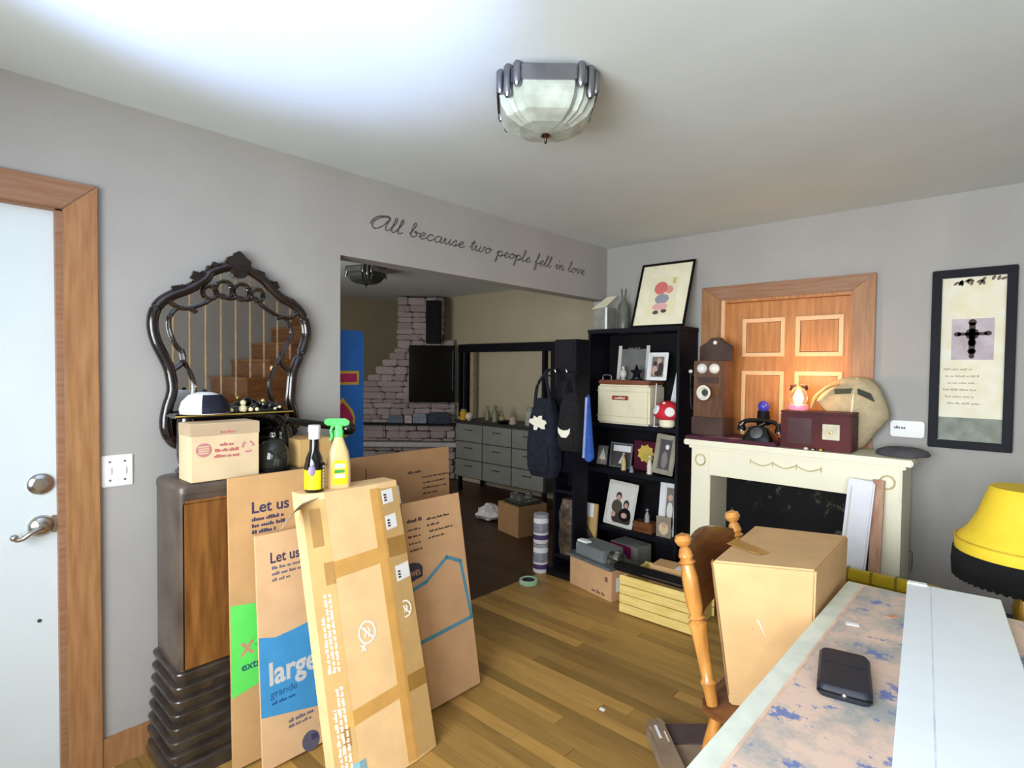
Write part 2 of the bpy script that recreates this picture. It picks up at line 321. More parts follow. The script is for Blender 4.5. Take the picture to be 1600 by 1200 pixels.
# staircase along the right wall (seen in the carved mirror)
st = thing('staircase', 'brown wooden staircase with pale turned balusters, seen in the carved mirror', 'staircase', (3.45, 1.0, 0))
for i in range(11):
    y0 = 0.235*i; z1 = 0.195*(i+1)
    bx(0.03, 1.04, y0, y0+0.235, 0 if i < 6 else z1-0.9, z1-0.03).build('riser', mapled, st); bx(0.0, 1.04, y0-0.02, y0+0.235, z1-0.029, z1).build('tread', walnut, st, bevel=0.004)
for i in range(17):
    yb_ = 0.03+0.142*i; z1 = 0.195*(int(yb_/0.235)+1)
    if H-z1 > 0.3: lathe([(0.009, 0), (0.009, 0.1), (0.014, 0.13), (0.007, 0.17), (0.011, 0.5), (0.007, H-0.02-z1)], n=8, c=(0.05, yb_, z1)).build('baluster', mat('pale_baluster', (196, 168, 128), 0.5), st, smooth=True)
bx(0.02, 0.09, -0.1, 2.5, H-0.02, H-0.001).build('head_rail', maple, st)

# ------------------------------------------------------------------ ceiling fixtures
def fixture(loc, rz, label, gm=None, fm=steel):
    t = thing('ceiling_light', label, 'ceiling light', loc, rz, 'faceted ceiling lights')
    def outline(k, ins=0.0):
        q = [(0.085, 0.165), (0.098, 0.138), (0.118, 0.140), (0.124, 0.124), (0.140, 0.118), (0.138, 0.098), (0.165, 0.085)]
        pts = []
        for a in range(4):
            for (x, y) in q:
                x, y = x*k-ins*(1 if x > 0 else -1), y*k-ins*(1 if y > 0 else -1); c, s = math.cos(-a*PI/2), math.sin(-a*PI/2); pts.append((x*c-y*s, x*s+y*c))
        return pts
    o = outline(1.0); n = len(o); i_ = outline(0.9)
    vs = [(x, y, -0.012) for x, y in o]+[(x, y, -0.058) for x, y in o]+[(x, y, -0.058) for x, y in i_]+[(x, y, -0.012) for x, y in i_]
    fs = [(r*n+i, r*n+(i+1) % n, ((r+1) % 4)*n+(i+1) % n, ((r+1) % 4)*n+i) for r in range(4) for i in range(n)]
    MB().add(vs, fs).build('metal_frame', steel, t, bevel=0.0025)
    for a in range(4):
        for (x, y, r, zb) in ((0.099, 0.152, 0.013, -0.075), (0.128, 0.131, 0.013, -0.10), (0.152, 0.099, 0.013, -0.075)):
            c, s = math.cos(-a*PI/2), math.sin(-a*PI/2)
            lathe([(r*0.6, zb), (r, zb+0.01), (r, -0.008), (r*0.6, 0)], n=10, c=(x*c-y*s, x*s+y*c, 0)).build('corner_rib', steel, t, smooth=True)
    lathe([(0.12, -0.012), (0.12, 0)], n=16).build('ceiling_pan', steel, t)
    lv = [(0.93, -0.02), (0.94, -0.07), (0.90, -0.10), (0.78, -0.13), (0.52, -0.153), (0.12, -0.162)]
    ov = [outline(k) for k, z in lv]; vs = [(x, y, lv[r][1]) for r in range(len(lv)) for x, y in ov[r]]
    fs = [(r*n+i, r*n+(i+1) % n, (r+1)*n+(i+1) % n, (r+1)*n+i) for r in range(len(lv)-1) for i in range(n)]+[tuple(range((len(lv)-1)*n, len(lv)*n))]
    MB().add(vs, fs).build('glass_bowl', gm or mat('frosted_swirl_glass', (186, 194, 184), 0.4, scale=16, col2=(150, 156, 146), bump=0.3, bscale=22, coat=0.4), t)
    lathe([(0.0001, -0.192), (0.005, -0.19), (0.004, -0.18), (0.008, -0.173), (0.016, -0.168), (0.014, -0.161), (0.0001, -0.158)], n=12).build('finial', mat('bronze_finial', (110, 84, 76), 0.25, metal=1), t, smooth=True)
    return t
fixture((1.249, 1.482, H), R(42.5), 'steel and frosted glass ceiling light with stepped corners above the main room')
fixture((-2.22, 3.03, H), R(15), 'faceted ceiling light with shade-toned glass on the ceiling of the next room', mat('shade_toned_glass', (58, 64, 60), 0.4))  # same lamp unlit: its shade is put into the glass colour

# ------------------------------------------------------------------ wall lettering
G = {'a': ([(.75, .85), (.4, 1), (.08, .6), (.15, .1), (.45, 0), (.75, .5), (.8, .95), (.72, .35), (.85, 0), (1.1, .3)], 1.1),
     'b': ([(-.05, .3), (.3, 1.4), (.35, 2.1), (.15, 2.1), (.1, 1), (.15, .1), (.45, 0), (.7, .4), (.6, .9), (.4, .75), (.7, .7), (1, .8)], .98),
     'c': ([(.7, .8), (.45, 1), (.1, .6), (.15, .1), (.5, 0), (.9, .35)], .88), 'e': ([(-.05, .25), (.4, .5), (.6, .85), (.4, 1), (.12, .6), (.2, .08), (.5, 0), (.85, .35)], .82),
     'f': ([(-.05, .3), (.35, 1.3), (.45, 2.1), (.28, 2.1), (.2, 1.2), (.1, -1), (.3, -1), (.32, -.1), (.2, .1), (.75, .35)], .72),
     'i': ([(-.05, .3), (.25, 1), (.2, .2), (.35, 0), (.6, .3)], .58), 'l': ([(-.05, .3), (.35, 1.4), (.4, 2.1), (.22, 2.1), (.15, 1), (.18, .1), (.4, 0), (.65, .3)], .64),
     'n': ([(-.05, .4), (.15, 1), (.2, .5), (.18, 0), (.3, .6), (.55, .95), (.65, .7), (.62, .1), (.8, 0), (1.05, .3)], 1.02),
     'o': ([(.5, 1), (.1, .7), (.1, .2), (.4, 0), (.7, .4), (.6, .9), (.4, .95), (.6, .75), (.95, .8)], .94),
     'p': ([(-.05, .3), (.2, 1), (.1, 0), (0, -1.1), (.15, -.8), (.2, .5), (.5, 1), (.75, .6), (.6, .05), (.3, .1), (.5, 0), (1, .3)], .98),
     's': ([(-.05, .2), (.35, 1.05), (.45, .5), (.4, .05), (.15, .05), (.4, 0), (.75, .3)], .74), 't': ([(-.05, .3), (.3, 1.7), (.2, .5), (.3, 0), (.6, .3)], .6),
     'u': ([(-.05, .4), (.15, 1), (.15, .2), (.35, 0), (.65, .5), (.72, 1), (.68, .2), (.85, 0), (1.05, .3)], 1.02),
     'v': ([(-.05, .6), (.15, 1), (.25, .4), (.35, 0), (.65, .6), (.65, 1), (.95, .85)], .92),
     'w': ([(-.05, .5), (.12, 1), (.12, .2), (.35, 0), (.6, .5), (.65, 1), (.62, .2), (.85, 0), (1.15, .5), (1.1, 1), (1.4, .85)], 1.36),
     'A': ([(-.2, .5), (.15, 1.7), (1.1, 2.2), (1.55, 1.9), (.9, 2.0), (.15, 1.2), (.05, .3), (.45, 0), (1.05, .7), (1.5, 1.9), (1.32, .7), (1.45, .05), (1.85, .3)], 1.8)}
lt = thing('wall_lettering', 'dark cursive lettering reading All because two people fell in love', 'lettering', (0.0, 1.62, 2.195))
words = 'All because two people fell in love'.split(); tot = sum(sum(G[ch][1] for ch in wd) for wd in words)+0.75*(len(words)-1); k = 1.86/tot; u = 0
for wd in words:
    mb = MB()
    for ch in wd:
        for st_ in [G[ch][0]]+([[(0, 1.2), (.5, 1.35)]] if ch == 't' else [])+([[(.36, 1.5), (.44, 1.85)]] if ch == 'i' else []):
            pts = cat_rom([(0.0015, (u+x+0.2*y)*k, y*k*0.55) for x, y in st_], 5); mb.tube(pts, [0.0030*(0.7+0.5*abs(math.sin(i*0.7))) for i in range(len(pts))], n=5, flat=(1, 0, 0))
        u += G[ch][1]
    mb.v = [(max(0.0002, min(0.003, x)), y, z) for x, y, z in mb.v]; mb.build('word', mat('vinyl_charcoal', (84, 80, 82), 0.7), lt); u += 0.75

# ------------------------------------------------------------------ light switch, thermostat, outlet
sw = thing('light_switch', 'white double switch plate beside the front door casing', 'switch', (0, 0.537, 1.098))
bx(0, 0.006, -0.05, 0.05, -0.058, 0.058).build('plate', plastic_w, sw, bevel=0.003)
for dy in (-0.023, 0.023):
    bx(0.006, 0.010, dy-0.006, dy+0.006, -0.012, 0.012).build('toggle', plastic_w, sw, bevel=0.002)
    for dz in (-0.034, 0.034): lathe([(0.004, 0), (0.004, 0.0015)], n=10, c=(0.006, dy, dz), m=rx90).build('screw', nickel, sw)
th = thing('thermostat', 'white rounded thermostat with small display on the back wall', 'thermostat', (1.985, D, 1.177))
RRX = lambda hx, hz, r, y: [(x, y, z) for x, z in [(sx*(hx-r)+r*math.cos(a0+PI/2*i/5), sz*(hz-r)+r*math.sin(a0+PI/2*i/5)) for sx, sz, a0 in ((1, 1, 0), (-1, 1, PI/2), (-1, -1, PI), (1, -1, 1.5*PI)) for i in range(6)]]
MB().prism(RRX(0.078, 0.045, 0.016, 0), (0, -0.026, 0)).build('housing', plastic_w, th, bevel=0.004)
sc = MB(); scribble(sc, -0.06, 0.0, 0.055, 0.016, 0.0265, seed=4, gap=0.1, xf=XZ); sc.build('display_digits', mat('display_grey', (70, 86, 90), 0.5), th)
ou = thing('outlet', 'wall outlet with pale plug between mantel and lamp', 'outlet', (1.99, D, 0.44))
bx(-0.035, 0.035, -0.006, 0, -0.057, 0.057).build('plate', mat('grey_outlet', (150, 152, 156), 0.4), ou, bevel=0.003); bx(-0.02, 0.02, -0.05, -0.006, 0.0, 0.05).build('plug', plastic_w, ou, bevel=0.006)
bx(-0.014, 0.016, -0.045, -0.006, -0.05, -0.006).build('night_light', mat('blue_plastic', (60, 84, 140), 0.3), ou, bevel=0.006)

# ------------------------------------------------------------------ framed cross print on the back wall
def pic_frame(t, w_, h_, fw, dp, m, mi=None):
    f = MB(); q = [(-w_/2, 0), (w_/2, 0), (w_/2, h_), (-w_/2, h_)]; qi = [(-w_/2+fw, fw), (w_/2-fw, fw), (w_/2-fw, h_-fw), (-w_/2+fw, h_-fw)]
    for nm, i in (('frame_rail', 0), ('frame_stile', 1), ('frame_rail', 2), ('frame_stile', 3)):
        j = (i+1) % 4; MB().prism([(q[i][0], q[i][1], 0), (q[j][0], q[j][1], 0), (qi[j][0], qi[j][1], 0), (qi[i][0], qi[i][1], 0)], (0, 0, dp)).build(nm, m, t, bevel=min(0.004, fw*0.2))
def flat(t, pts, z, m, name, th=0.0008): return MB().prism([(x, y, z) for x, y in pts], (0, 0, th)).build(name, m, t)
def ell(cx, cy, rx, ry, n=14, a=0): return [(cx+rx*math.cos(2*PI*i/n)*math.cos(a)-ry*math.sin(2*PI*i/n)*math.sin(a), cy+rx*math.cos(2*PI*i/n)*math.sin(a)+ry*math.sin(2*PI*i/n)*math.cos(a)) for i in range(n)]
def rect(x0, x1, y0, y1): return [(x0, y0), (x1, y0), (x1, y1), (x0, y1)]
cp = framed('cross_picture', 'tall black framed print of a dark cross on aged paper on the back wall', 'picture', (2.25, D-0.001, 1.09), (1, 0, 0), (0, 0, 1))
pic_frame(cp, 0.345, 0.945, 0.042, 0.028, navyb)
flat(cp, rect(-0.13, 0.13, 0.043, 0.902), 0.002, mat('aged_cream_print', (226, 218, 186), 0.7, scale=9, col2=(236, 232, 216)), 'print')
flat(cp, rect(-0.13, 0.13, 0.043, 0.165), 0.003, mat('print_grey_green', (150, 158, 148), 0.7, scale=14, col2=(120, 124, 112)), 'lower_print_band')
flat(cp, rect(-0.085, 0.088, 0.47, 0.685), 0.003, mat('print_mauve', (198, 188, 196), 0.7, scale=10, col2=(168, 154, 160)), 'print_square')
crs = mat('print_cross', (70, 56, 54), 0.7, scale=30, col2=(50, 38, 36)); cx, cy = 0.0, 0.60
for pts in (rect(-0.013, 0.013, 0.50, 0.665), rect(-0.06, 0.06, 0.597, 0.613), ell(0, 0.605, 0.03, 0.03, 8), ell(0, 0.665, 0.017, 0.017), ell(-0.06, 0.605, 0.016, 0.012), ell(0.063, 0.607, 0.016, 0.012), ell(0, 0.515, 0.018, 0.014), ell(0, 0.56, 0.017, 0.02), ell(0, 0.49, 0.012, 0.014)): flat(cp, pts, 0.004, crs, 'printed_cross', 0.0006)
mb = MB()
for i in range(6): scribble(mb, -0.115+0.01*(i % 3), 0.415-0.036*i, 0.12+0.02*(i % 2), 0.011, 0.003, seed=30+i)
mb.build('printed_verse', mat('faint_print', (186, 176, 150), 0.8), cp)
mb = MB(); [mb.prism([(x, y, 0.003) for x, y in ell(random.uniform(-0.12, 0.12), random.choice((0.88, 0.06))+random.uniform(-0.012, 0.012), 0.014, 0.007, 7, random.random()*3)], (0, 0, 0.0006)) for i in range(26)]
mb.build('worn_edge', mat('worn_brown', (120, 104, 92), 0.8), cp)

# ------------------------------------------------------------------ carved mirror
mr = thing('carved_mirror', 'ornate dark carved wood mirror with scrolled crest hanging above the cabinet', 'mirror', (0.0, 0.96, 1.17))
OL = [(0.86, 1.870), (0.835, 1.838), (0.80, 1.808), (0.76, 1.782), (0.72, 1.762), (0.68, 1.733), (0.658, 1.70), (0.648, 1.66), (0.65, 1.615), (0.662, 1.57), (0.686, 1.516), (0.704, 1.467), (0.713, 1.406), (0.709, 1.37), (0.697, 1.33), (0.688, 1.279), (0.691, 1.234), (0.71, 1.195), (0.745, 1.174), (0.82, 1.168)]
ORr = [(1.055, 1.866), (1.09, 1.835), (1.12, 1.808), (1.155, 1.784), (1.19, 1.77), (1.23, 1.738), (1.256, 1.69), (1.263, 1.633), (1.244, 1.567), (1.217, 1.508), (1.197, 1.45), (1.19, 1.385), (1.188, 1.33), (1.204, 1.27), (1.208, 1.225), (1.19, 1.19), (1.15, 1.172), (1.08, 1.168)]
oc = [(0.96, 1.905)]+OL+[(0.95, 1.166)]+ORr[::-1]
loc = lambda x, p: (x, p[0]-0.96, p[1]-1.17)
oc3 = cat_rom([loc(0.028, p) for p in oc], 4, True)
MB().prism([(0.018, p.y, p.z) for p in oc3], (0.008, 0, 0)).build('mirror_glass', mirror, mr)
MB().prism([(0.002, p.y*1.01, (p.z-0.35)*1.01+0.35) for p in oc3], (0.015, 0, 0)).build('backing', carved, mr)
MB().tube(oc3, 0.021, n=10, closed=True).build('outer_frame', carved, mr, smooth=True)
IL = [(0.96, 1.775), (0.925, 1.765), (0.89, 1.778), (0.855, 1.755), (0.825, 1.735), (0.775, 1.714), (0.735, 1.712), (0.706, 1.675), (0.704, 1.627), (0.723, 1.572), (0.745, 1.54), (0.753, 1.506), (0.778, 1.456), (0.791, 1.393), (0.775, 1.33), (0.755, 1.27), (0.775, 1.225), (0.84, 1.21)]
IR = [(1.0, 1.768), (1.032, 1.778), (1.06, 1.75), (1.09, 1.73), (1.131, 1.709), (1.168, 1.70), (1.19, 1.655), (1.19, 1.623), (1.157, 1.558), (1.124, 1.5), (1.099, 1.437), (1.092, 1.387), (1.108, 1.32), (1.128, 1.26), (1.11, 1.22), (1.05, 1.208)]
ic3 = cat_rom([loc(0.03, p) for p in IL+[(0.95, 1.205)]+IR[::-1]], 4, True)
MB().tube(ic3, 0.0085, n=8, closed=True).build('inner_moulding', carved, mr, smooth=True)
for q in ([(0.70, 1.735), (0.74, 1.712), (0.775, 1.712), (0.80, 1.70)], [(1.225, 1.735), (1.185, 1.705), (1.15, 1.705), (1.12, 1.698)], [(0.716, 1.47), (0.742, 1.49), (0.753, 1.515), (0.745, 1.55)], [(1.18, 1.47), (1.155, 1.49), (1.142, 1.52), (1.15, 1.55)]):
    MB().tube(cat_rom([loc(0.033, p) for p in q], 4), 0.009, n=8).build('scroll_bridge', carved, mr, smooth=True)
for (cy, cz, r) in ((0.905, 1.80, 0.034), (0.975, 1.797, 0.034), (1.04, 1.79, 0.026), (0.85, 1.782, 0.026)):
    MB().tube([loc(0.034, (cy+r*math.cos(a*PI/8), cz+r*math.sin(a*PI/8))) for a in range(16)], 0.008, n=6, closed=True).build('carved_loop', carved, mr, smooth=True)
fin = [(0.96, 1.968), (0.94, 1.945), (0.915, 1.935), (0.905, 1.912), (0.92, 1.89), (0.93, 1.86), (0.96, 1.85), (0.992, 1.86), (1.0, 1.89), (1.012, 1.912), (1.0, 1.932), (0.98, 1.948)]
MB().prism([loc(0.015, p) for p in fin], (0.035, 0, 0)).build('crest_finial', carved, mr, bevel=0.006)
for (y, z, r) in ((0.96, 1.945, 0.015), (0.93, 1.915, 0.017), (0.99, 1.915, 0.017), (0.96, 1.905, 0.02), (0.945, 1.88, 0.014), (0.977, 1.88, 0.014), (0.87, 1.885, 0.017), (0.848, 1.875, 0.012), (0.89, 1.89, 0.011), (0.80, 1.838, 0.018), (0.822, 1.85, 0.011), (0.728, 1.778, 0.016), (0.75, 1.79, 0.01), (1.05, 1.875, 0.016), (1.035, 1.885, 0.011), (1.108, 1.838, 0.017), (1.09, 1.848, 0.01), (1.19, 1.772, 0.013), (1.165, 1.785, 0.01)):
    ph = (y*37+z*91) % 6.28; r *= 1.25
    q = [(0.02,)+loc(0, (y+r*(1+0.28*math.cos(5*a*PI/10+ph))*math.cos(a*PI/10), z+r*(1+0.28*math.cos(5*a*PI/10+ph))*math.sin(a*PI/10)))[1:] for a in range(20)]
    MB().prism(q, (0.026, 0, 0)).build('carved_leaf', carved, mr, bevel=0.004)

# ------------------------------------------------------------------ console cabinet on the left
cb = thing('console_cabinet', 'vintage walnut console cabinet with ridged dark moulding at its foot', 'cabinet', (0.150, 0.99, 0))
def rrect(hx, hy, r, n=5):
    out = []
    for cx_, cy_, a0 in ((hx-r, hy-r, 0), (-hx+r, hy-r, PI/2), (-hx+r, -hy+r, PI), (hx-r, -hy+r, 1.5*PI)):
        out += [(cx_+r*math.cos(a0+PI/2*i/n), cy_+r*math.sin(a0+PI/2*i/n)) for i in range(n+1)]
    return out
def loft(levels):
    n = len(levels[0][0]); vs = [(x, y, z) for p, z in levels for x, y in p]
    return MB().add(vs, [(r*n+i, r*n+(i+1) % n, (r+1)*n+(i+1) % n, (r+1)*n+i) for r in range(len(levels)-1) for i in range(n)]+[tuple(range(n))[::-1], tuple(range((len(levels)-1)*n, len(levels)*n))])
loft([(rrect(0.132, 0.335, 0.022), 0.02), (rrect(0.132, 0.335, 0.022), 1.03)]).build('body', walnutd, cb, smooth=True)
loft([(rrect(0.136, 0.338, 0.03), 1.03), (rrect(0.136, 0.338, 0.03), 1.05), (rrect(0.131, 0.333, 0.028), 1.062), (rrect(0.12, 0.322, 0.025), 1.068)]).build('top', walnutd, cb, smooth=True)
bx(0.1315, 0.139, -0.322, 0.322, 0.40, 1.0).build('front_veneer', walnut, cb, bevel=0.006)
MB().tube([(0.139, -0.315, 1.003), (0.139, 0.315, 1.003)], 0.006).build('bead', walnut, cb)
for i in range(7):
    z = 0.375-0.048*i; g = 0.002+0.0035*i
    loft([(rrect(0.132, 0.335+g, 0.025), z-0.025), (rrect(0.136, 0.340+g, 0.028), z-0.014), (rrect(0.143, 0.348+g, 0.032), z+0.010), (rrect(0.145, 0.350+g, 0.034), z+0.015), (rrect(0.143, 0.348+g, 0.032), z+0.020), (rrect(0.132, 0.335+g, 0.025), z+0.0225)]).build('ridge_moulding', bronze, cb, smooth=True)
loft([(rrect(0.14, 0.37, 0.035), 0.0), (rrect(0.145, 0.378, 0.04), 0.03), (rrect(0.145, 0.372, 0.04), 0.055), (rrect(0.138, 0.35, 0.035), 0.062)]).build('plinth', bronze, cb, smooth=True)
ZT = 1.068
# small printed carton on the cabinet
ct = thing('carton', 'small pale carton with faded red handling print on the console cabinet', 'box', (0.21, 0.815, ZT))
bx(-0.05, 0.075, -0.121, 0.121, 0, 0.21).build('carton_body', cardp, ct, bevel=0.003)
bx(-0.0505, 0.0757, -0.1215, 0.1215, 0.165, 0.2085).build('upper_tape', card('carton_faded_band', (190, 166, 136)), ct)
mb = MB(); z = 0.076
for i, wd in enumerate((0.05, 0.085, 0.09)): scribble(mb, -0.02-wd/2+0.022, 0.125-i*0.021, wd, 0.012, z, seed=50+i, gap=0.15, xf=YZ)
mb.build('printed_lines', inkr, ct)
mb = MB(); mb.prism([YZ @ Vector((x, y, z)) for x, y in ell(-0.078, 0.115, 0.026, 0.025, 24)], (0.0006, 0, 0)); mb.build('printed_seal', mat('pale_red_ink', (206, 136, 140), 0.8), ct)
mb = MB(); [mb.prism([YZ @ Vector((-0.078+a, 0.115+b, z+0.0006)) for a, b in rect(-0.018, 0.018, -0.002+d, 0.002+d)], (0.0004, 0, 0)) for d in (-0.012, -0.004, 0.004, 0.012)]; mb.build('printed_seal_lines', cardp, ct)
mb = MB()
for a in range(3): mb.tube([YZ @ Vector((0.078+0.02*math.cos(2*PI*a/3+q*0.4), 0.115+0.02*math.sin(2*PI*a/3+q*0.4), z)) for q in range(4)], 0.004, n=4)
mb.v = [(min(x, z+0.0008), y, zz) for x, y, zz in mb.v]; mb.build('recycling_mark', mat('pale_red_ink', (206, 136, 140)), ct)
mb = MB(); scribble(mb, -0.02, 0.172, 0.055, 0.01, z+0.0003, seed=61, gap=0.1, xf=YZ); mb.build('tape_print', inkr, ct)
# black cast machine with gold trim behind the carton
mc = thing('cast_machine', 'glossy black cast metal machine with gold trim and bead ornaments behind the pale carton', 'machine', (0.115, 0.93, ZT))
bx(-0.06, 0.036, -0.22, 0.20, 0, 0.03).build('base', gloss, mc, bevel=0.008)
MB().tube(cat_rom([(0, 0.17, 0.03), (0, 0.175, 0.12), (0, 0.165, 0.18), (0, 0.12, 0.215), (0, 0.02, 0.225), (0, -0.1, 0.225), (0, -0.19, 0.228)], 5), [0.045]*6+[0.04]*10+[0.032]*15, n=12).build('arm', gloss, mc, smooth=True)
lathe([(0.03, 0), (0.034, 0.03), (0.034, 0.15), (0.028, 0.2)], n=14, c=(0, -0.195, 0.05)).build('head', gloss, mc, smooth=True)
bx(-0.05, 0.05, -0.25, 0.20, 0.222, 0.238).build('deck', gloss, mc, bevel=0.005)
MB().tube([(0.052, -0.25, 0.230), (0.052, 0.20, 0.230)], 0.003, n=6).build('gold_line', gold, mc)
MB().tube([(0.0, 0.17, 0.19), (0.03, 0.45, 0.142)], 0.017, n=10).build('rod', gloss, mc, smooth=True)
lathe(sphere_prof(0.038, n=8, sq=0.8), n=14, c=(0.03, 0.475, 0.135)).build('rod_knob', gloss, mc, smooth=True)
for (y, z, r) in ((-0.0, 0.248, 0.016), (-0.0, 0.272, 0.012), (0.03, 0.244, 0.010), (-0.045, 0.244, 0.008), (0.055, 0.244, 0.008), (0.08, 0.278, 0.009), (0.13, 0.244, 0.006), (0.15, 0.25, 0.006)):
    lathe(sphere_prof(r, n=6), n=10, c=(0.035, y, z)).build('gold_bead', gold if z > 0.27 and y > 0.05 else mat('pale_bead', (236, 226, 180), 0.3), mc, smooth=True)
for (y, z, r) in ((0.10, 0.262, 0.022), (0.125, 0.255, 0.02), (0.06, 0.25, 0.018), (0.16, 0.245, 0.02), (-0.06, 0.245, 0.02)): lathe(sphere_prof(r, n=6), n=10, c=(0.0, y, z)).build('bead', gloss, mc, smooth=True)
cp_ = thing('baseball_cap', 'white and navy cap perched on the black cast machine', 'cap', (0.142, 0.79, ZT+0.238))
lathe([(0.085, 0.0), (0.086, 0.018), (0.078, 0.045), (0.055, 0.07), (0.025, 0.08), (0.0005, 0.082)], n=20).build('crown', paper, cp_, smooth=True)
vs = MB()
for i in range(11):
    a = -1.05+i*0.21+R(35); 
    for r_, z_ in ((0.0865, 0.001), (0.0875, 0.018), (0.0795, 0.0455), (0.0565, 0.0705)): vs.v.append((r_*math.cos(a), r_*math.sin(a), z_+0.001))
vs.f = [(i*4+j, i*4+j+1, i*4+j+5, i*4+j+4) for i in range(10) for j in range(3)]
vs.build('navy_panel', navyf, cp_, smooth=True)
lathe(sphere_prof(0.009, n=5), n=8, c=(0, 0, 0.083)).build('button', navyf, cp_, smooth=True)
gd = thing('glass_dome', 'smoky glass dome on dark base at the end of the cabinet top', 'dome', (0.222, 1.018, ZT))
lathe([(0.066, 0), (0.068, 0.012), (0.06, 0.016)], n=24).build('base', black, gd, smooth=True)
lathe([(0.058, 0.016), (0.062, 0.05), (0.058, 0.085), (0.04, 0.115), (0.015, 0.128), (0.0005, 0.13)], n=24, cap=False).build('glass', darkglass, gd, smooth=True)
lathe([(0.0005, 0.128), (0.012, 0.135), (0.01, 0.15), (0.0005, 0.155)], n=12).build('knob', glass, gd, smooth=True)
sb = thing('kraft_box', 'plain kraft box on the cabinet top beside the glass dome', 'box', (0.17, 1.19, ZT))
bx(-0.08, 0.08, -0.075, 0.075, 0, 0.115).build('box_body', cardO, sb, bevel=0.003); bx(-0.081, 0.081, -0.018, 0.018, 0.06, 0.1158).build('tape', tape, sb)

# ------------------------------------------------------------------ flattened cartons leaning by the opening
def sheet(label, bot, top, y0, y1, m, th=0.012, name='flattened_carton', group=None):
    t = framed(name, label, 'carton', (bot[0], y0, bot[1]), (0, 1, 0), (top[0]-bot[0], 0, top[1]-bot[1]))
    hgt = math.hypot(top[0]-bot[0], top[1]-bot[1]); wd = y1-y0
    bx(0, wd, 0, hgt, -th, -th*0.5-0.0005).build('back_panel', m, t, bevel=0.001); bx(0, wd, 0.0, hgt, -th*0.5+0.0005, 0).build('front_panel', m, t, bevel=0.001)
    return t, hgt, wd
A, hA, wA = sheet('tan flattened moving carton with a lime green band against the cabinet', (0.378, 0.012), (0.338, 1.078), 0.80, 1.30, cardA)
text('Let us', 0.060, ink, A, 0.08, 0.925, 0.0003, bold=0.0012)
mb = MB(); [scribble(mb, 0.082, 0.895-0.024*i, (0.125, 0.14, 0.09)[i], 0.014, 0.0002, seed=70+i) for i in range(3)]; mb.build('printed_lines', ink, A)
flat(A, [(0.0, 0.265), (0.5, 0.375), (0.5, 0.585), (0.2, 0.575), (0.0, 0.602)], 0.0003, green, 'green_band', 0.0006)
text('X', 0.062, salmon, A, 0.035, 0.41, 0.001, bold=0.003); text('-extra large', 0.02, inkd, A, 0.085, 0.43, 0.001)
text('extra', 0.042, mat('teal_ink', (40, 110, 104), 0.8), A, 0.035, 0.352, 0.001, bold=0.001)
B, hB, wB = sheet('pale flattened moving carton with a blue band lettered large', (0.463, 0.012), (0.398, 0.862), 0.872, 1.30, cardB)
text('Let us', 0.056, ink, B, 0.05, 0.743, 0.0003, bold=0.001, sx=0.85)
mb = MB(); [scribble(mb, 0.057, 0.718-0.022*i, (0.12, 0.12, 0.07)[i], 0.012, 0.0002, seed=80+i) for i in range(3)]; mb.build('printed_lines', lavender, B)
flat(B, [(0, 0.195), (0.43, 0.105), (0.43, 0.52), (0.13, 0.475), (0.06, 0.468), (0, 0.485)], 0.0003, blue, 'blue_band', 0.0006)
text('large', 0.115, silver, B, 0.03, 0.30, 0.001, bold=0.003, sx=0.86); text('grande', 0.038, mat('deep_blue_ink', (30, 92, 150), 0.8), B, 0.035, 0.252, 0.001)
mb = MB(); scribble(mb, 0.04, 0.225, 0.09, 0.012, 0.001, seed=90); mb.build('printed_line', mat('deep_blue_ink', (30, 92, 150)), B)
mb = MB(); scribble(mb, 0.10, 0.135, 0.1, 0.014, 0.001, seed=91); scribble(mb, 0.10, 0.115, 0.09, 0.01, 0.001, seed=92); mb.build('printed_lines', lavender, B)
flat(B, ell(0.185, 0.03, 0.035, 0.04, 20, 0.4), 0.0003, mat('slate_ink', (98, 98, 116), 0.8), 'printed_seal')
flat(B, rect(0.187, 0.212, 0.03, 0.052), 0.0012, ink, 'printed_seal_mark')
